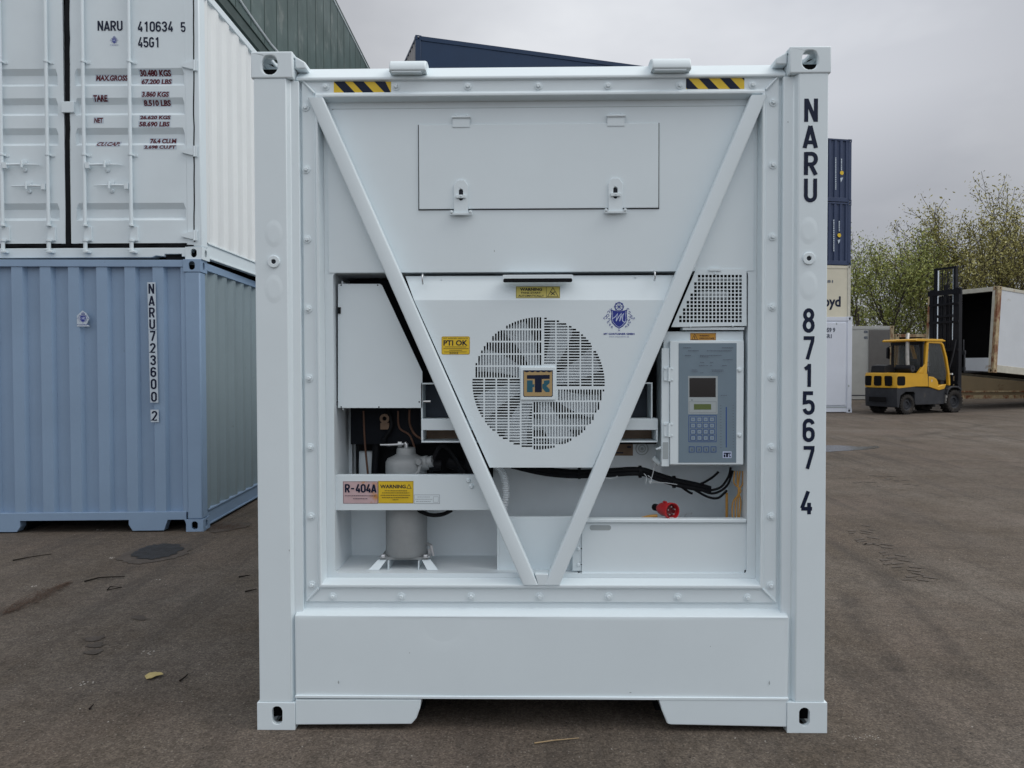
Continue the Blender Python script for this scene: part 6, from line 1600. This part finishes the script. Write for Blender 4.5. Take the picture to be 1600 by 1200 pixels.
    for s_ in (-.42, .42):
        mb = MB(); mb.prism([(2.465, 1.85), (2.50, 1.85), (2.51, 1.27), (3.55, 1.235), (3.55, 1.225), (2.465, 1.20)], s_-.06, s_+.06); mb.build('fork', M['fl_black'], MS)
    mb = MB(); mb.tube(curve([(1.72, -.50, 1.15), (1.95, -.5, 1.7), (2.15, -.45, 2.2)], 4), .02, 8); mb.build('hydraulic_hose', M['fl_black'], MS)
    D = Decal(None, -hw-.0075); D.poly([(.96, 1.0), (1.0, 1.0), (.985, .93), (.965, .93)]); D.build('warning_sticker', M['labelgrey'], f)
    mb = MB(); mb.tube(curve([(2.36, .1, 1.6), (2.30, .2, 2.3), (2.33, .1, 3.0)], 4), .018, 8); mb.build('hydraulic_hose', M['fl_black'], f)
    mb = MB(); mb.box(-.575, -.565, -.30, .30, .36, .50); mb.build('tow_recess', M['interior'], f, bevel=.01)
    mb = MB(); mb.box(1.76, 1.80, -hw-.06, -hw+.03, 1.14, 1.19); mb.build('marker_lamp', M['conduit'], f)
    return f
forklift()

# ------------------------------------------------------------------ trees behind the yard
def make_tree(seed, h, spread, stems=4):
    rnd = random.Random(seed); wood = MB(); leaf = MB()
    def leaves(p, n, s_):
        if rnd.random() < max(0, .55-p.z/h*.7): return
        for _ in range(n):
            q = p+Vector((rnd.gauss(0, s_), rnd.gauss(0, s_), rnd.gauss(0, s_))); l = rnd.uniform(.035, .11)
            a = Vector((rnd.uniform(-1, 1), rnd.uniform(-1, 1), rnd.uniform(-1, 1))).normalized()*l; b = a.cross(Vector((rnd.uniform(-1, 1), rnd.uniform(-1, 1), rnd.uniform(-1, 1)))).normalized()*l*.45
            leaf.add([q-a, q+b*.9, q+a, q-b*.9], [(0, 1, 2, 3)])
    def grow(p, d, r_, L_, lvl):
        pts = [p]; n = 4 if lvl < 3 else 3; rs = [r_]
        for i in range(n):
            d = (d+Vector((rnd.gauss(0, .13), rnd.gauss(0, .13), rnd.gauss(.06, .08)))).normalized(); pts.append(pts[-1]+d*L_/n); rs.append(max(.012, r_*(1-.55*(i+1)/n)))
        wood.tube(pts, rs, 6 if lvl < 2 else 3, caps=False)
        if lvl >= 2: 
            for q in pts[1:]: leaves(q, 2 if lvl == 2 else rnd.choice((3, 5, 10)), .22)
        if lvl < 4 and L_ > .45:
            k = rnd.choice((2, 3)) if lvl < 3 else 2
            for i in range(k):
                j = rnd.randint(1, n); a = rnd.uniform(0, 6.28); sp_ = rnd.uniform(.35, .75)
                nd_ = (d+Vector((math.cos(a), math.sin(a), rnd.uniform(-.1, .45)))*sp_).normalized(); grow(pts[j], nd_, rs[j]*.68, L_*rnd.uniform(.5, .78), lvl+1)
            grow(pts[-1], d, rs[-1], L_*.72, lvl+1)
    for s_ in range(stems):
        a = 6.28*s_/stems+rnd.random(); d = Vector((math.cos(a)*spread, math.sin(a)*spread, 1)).normalized()
        grow(Vector((math.cos(a)*.15, math.sin(a)*.15, -.3)), d, .14, h*.36, 0)
    zmax = max(v[2] for v in leaf.v); k = h/zmax
    for m_ in (wood, leaf): m_.v = [(x*k, y*k, z*k) for x, y, z in m_.v]
    return wood, leaf
protos = []
for i, (sd_, h, spd, st_, lm) in enumerate(((3, 9.0, .42, 4, 'leaf_a'), (12, 10.5, .32, 4, 'leaf_b'), (21, 11.5, .22, 3, 'leaf_b'))):
    wd, lf = make_tree(sd_, h, spd, st_)
    r_ = root('broadleaf_tree', 'tree', 'tree'); wd.build('trunk', M['bark'], r_, smooth=60); lf.build('crown', M[lm], r_); protos.append((r_, h))
spots = [(1362, 42, 0, 9.3, 0.3, 'bushy green tree beside the right hand container stack, leftmost of the row'),
 (1425, 44, 0, 9.6, 2.1, 'rounded light green tree rising above the dull grey white container'),
 (1492, 44, 1, 11.2, 4.0, 'tall sparse tree directly behind the forklift mast'),
 (1455, 50, 1, 10.2, 0.9, 'slender thinly leaved tree seen just left of the forklift mast, farther back'),
 (1538, 43, 2, 11.4, 1.0, 'upright thin tree above the open end of the raised container'),
 (1585, 41, 2, 12.2, 3.2, 'tallest olive green tree at the right edge of the photograph'),
 (1640, 44, 1, 11.6, 5.0, 'broad tree just past the right edge, only its left branches showing')]
used = set()
for px, Zt, k, h, rot, lb in spots:
    pr_, ph = protos[k]
    if k not in used: t_ = pr_; used.add(k)
    else: t_ = copy_child(pr_, None)
    g_ = ground_at(px, Zt); t_.location = (g_.x, g_.y, g_.z-.05); t_.rotation_euler = (0, 0, rot); s_ = h/ph; t_.scale = (s_*1.0, s_*1.0, s_)
    t_['label'] = lb; t_['category'] = 'tree'; t_['group'] = 'trees along the back of the yard'
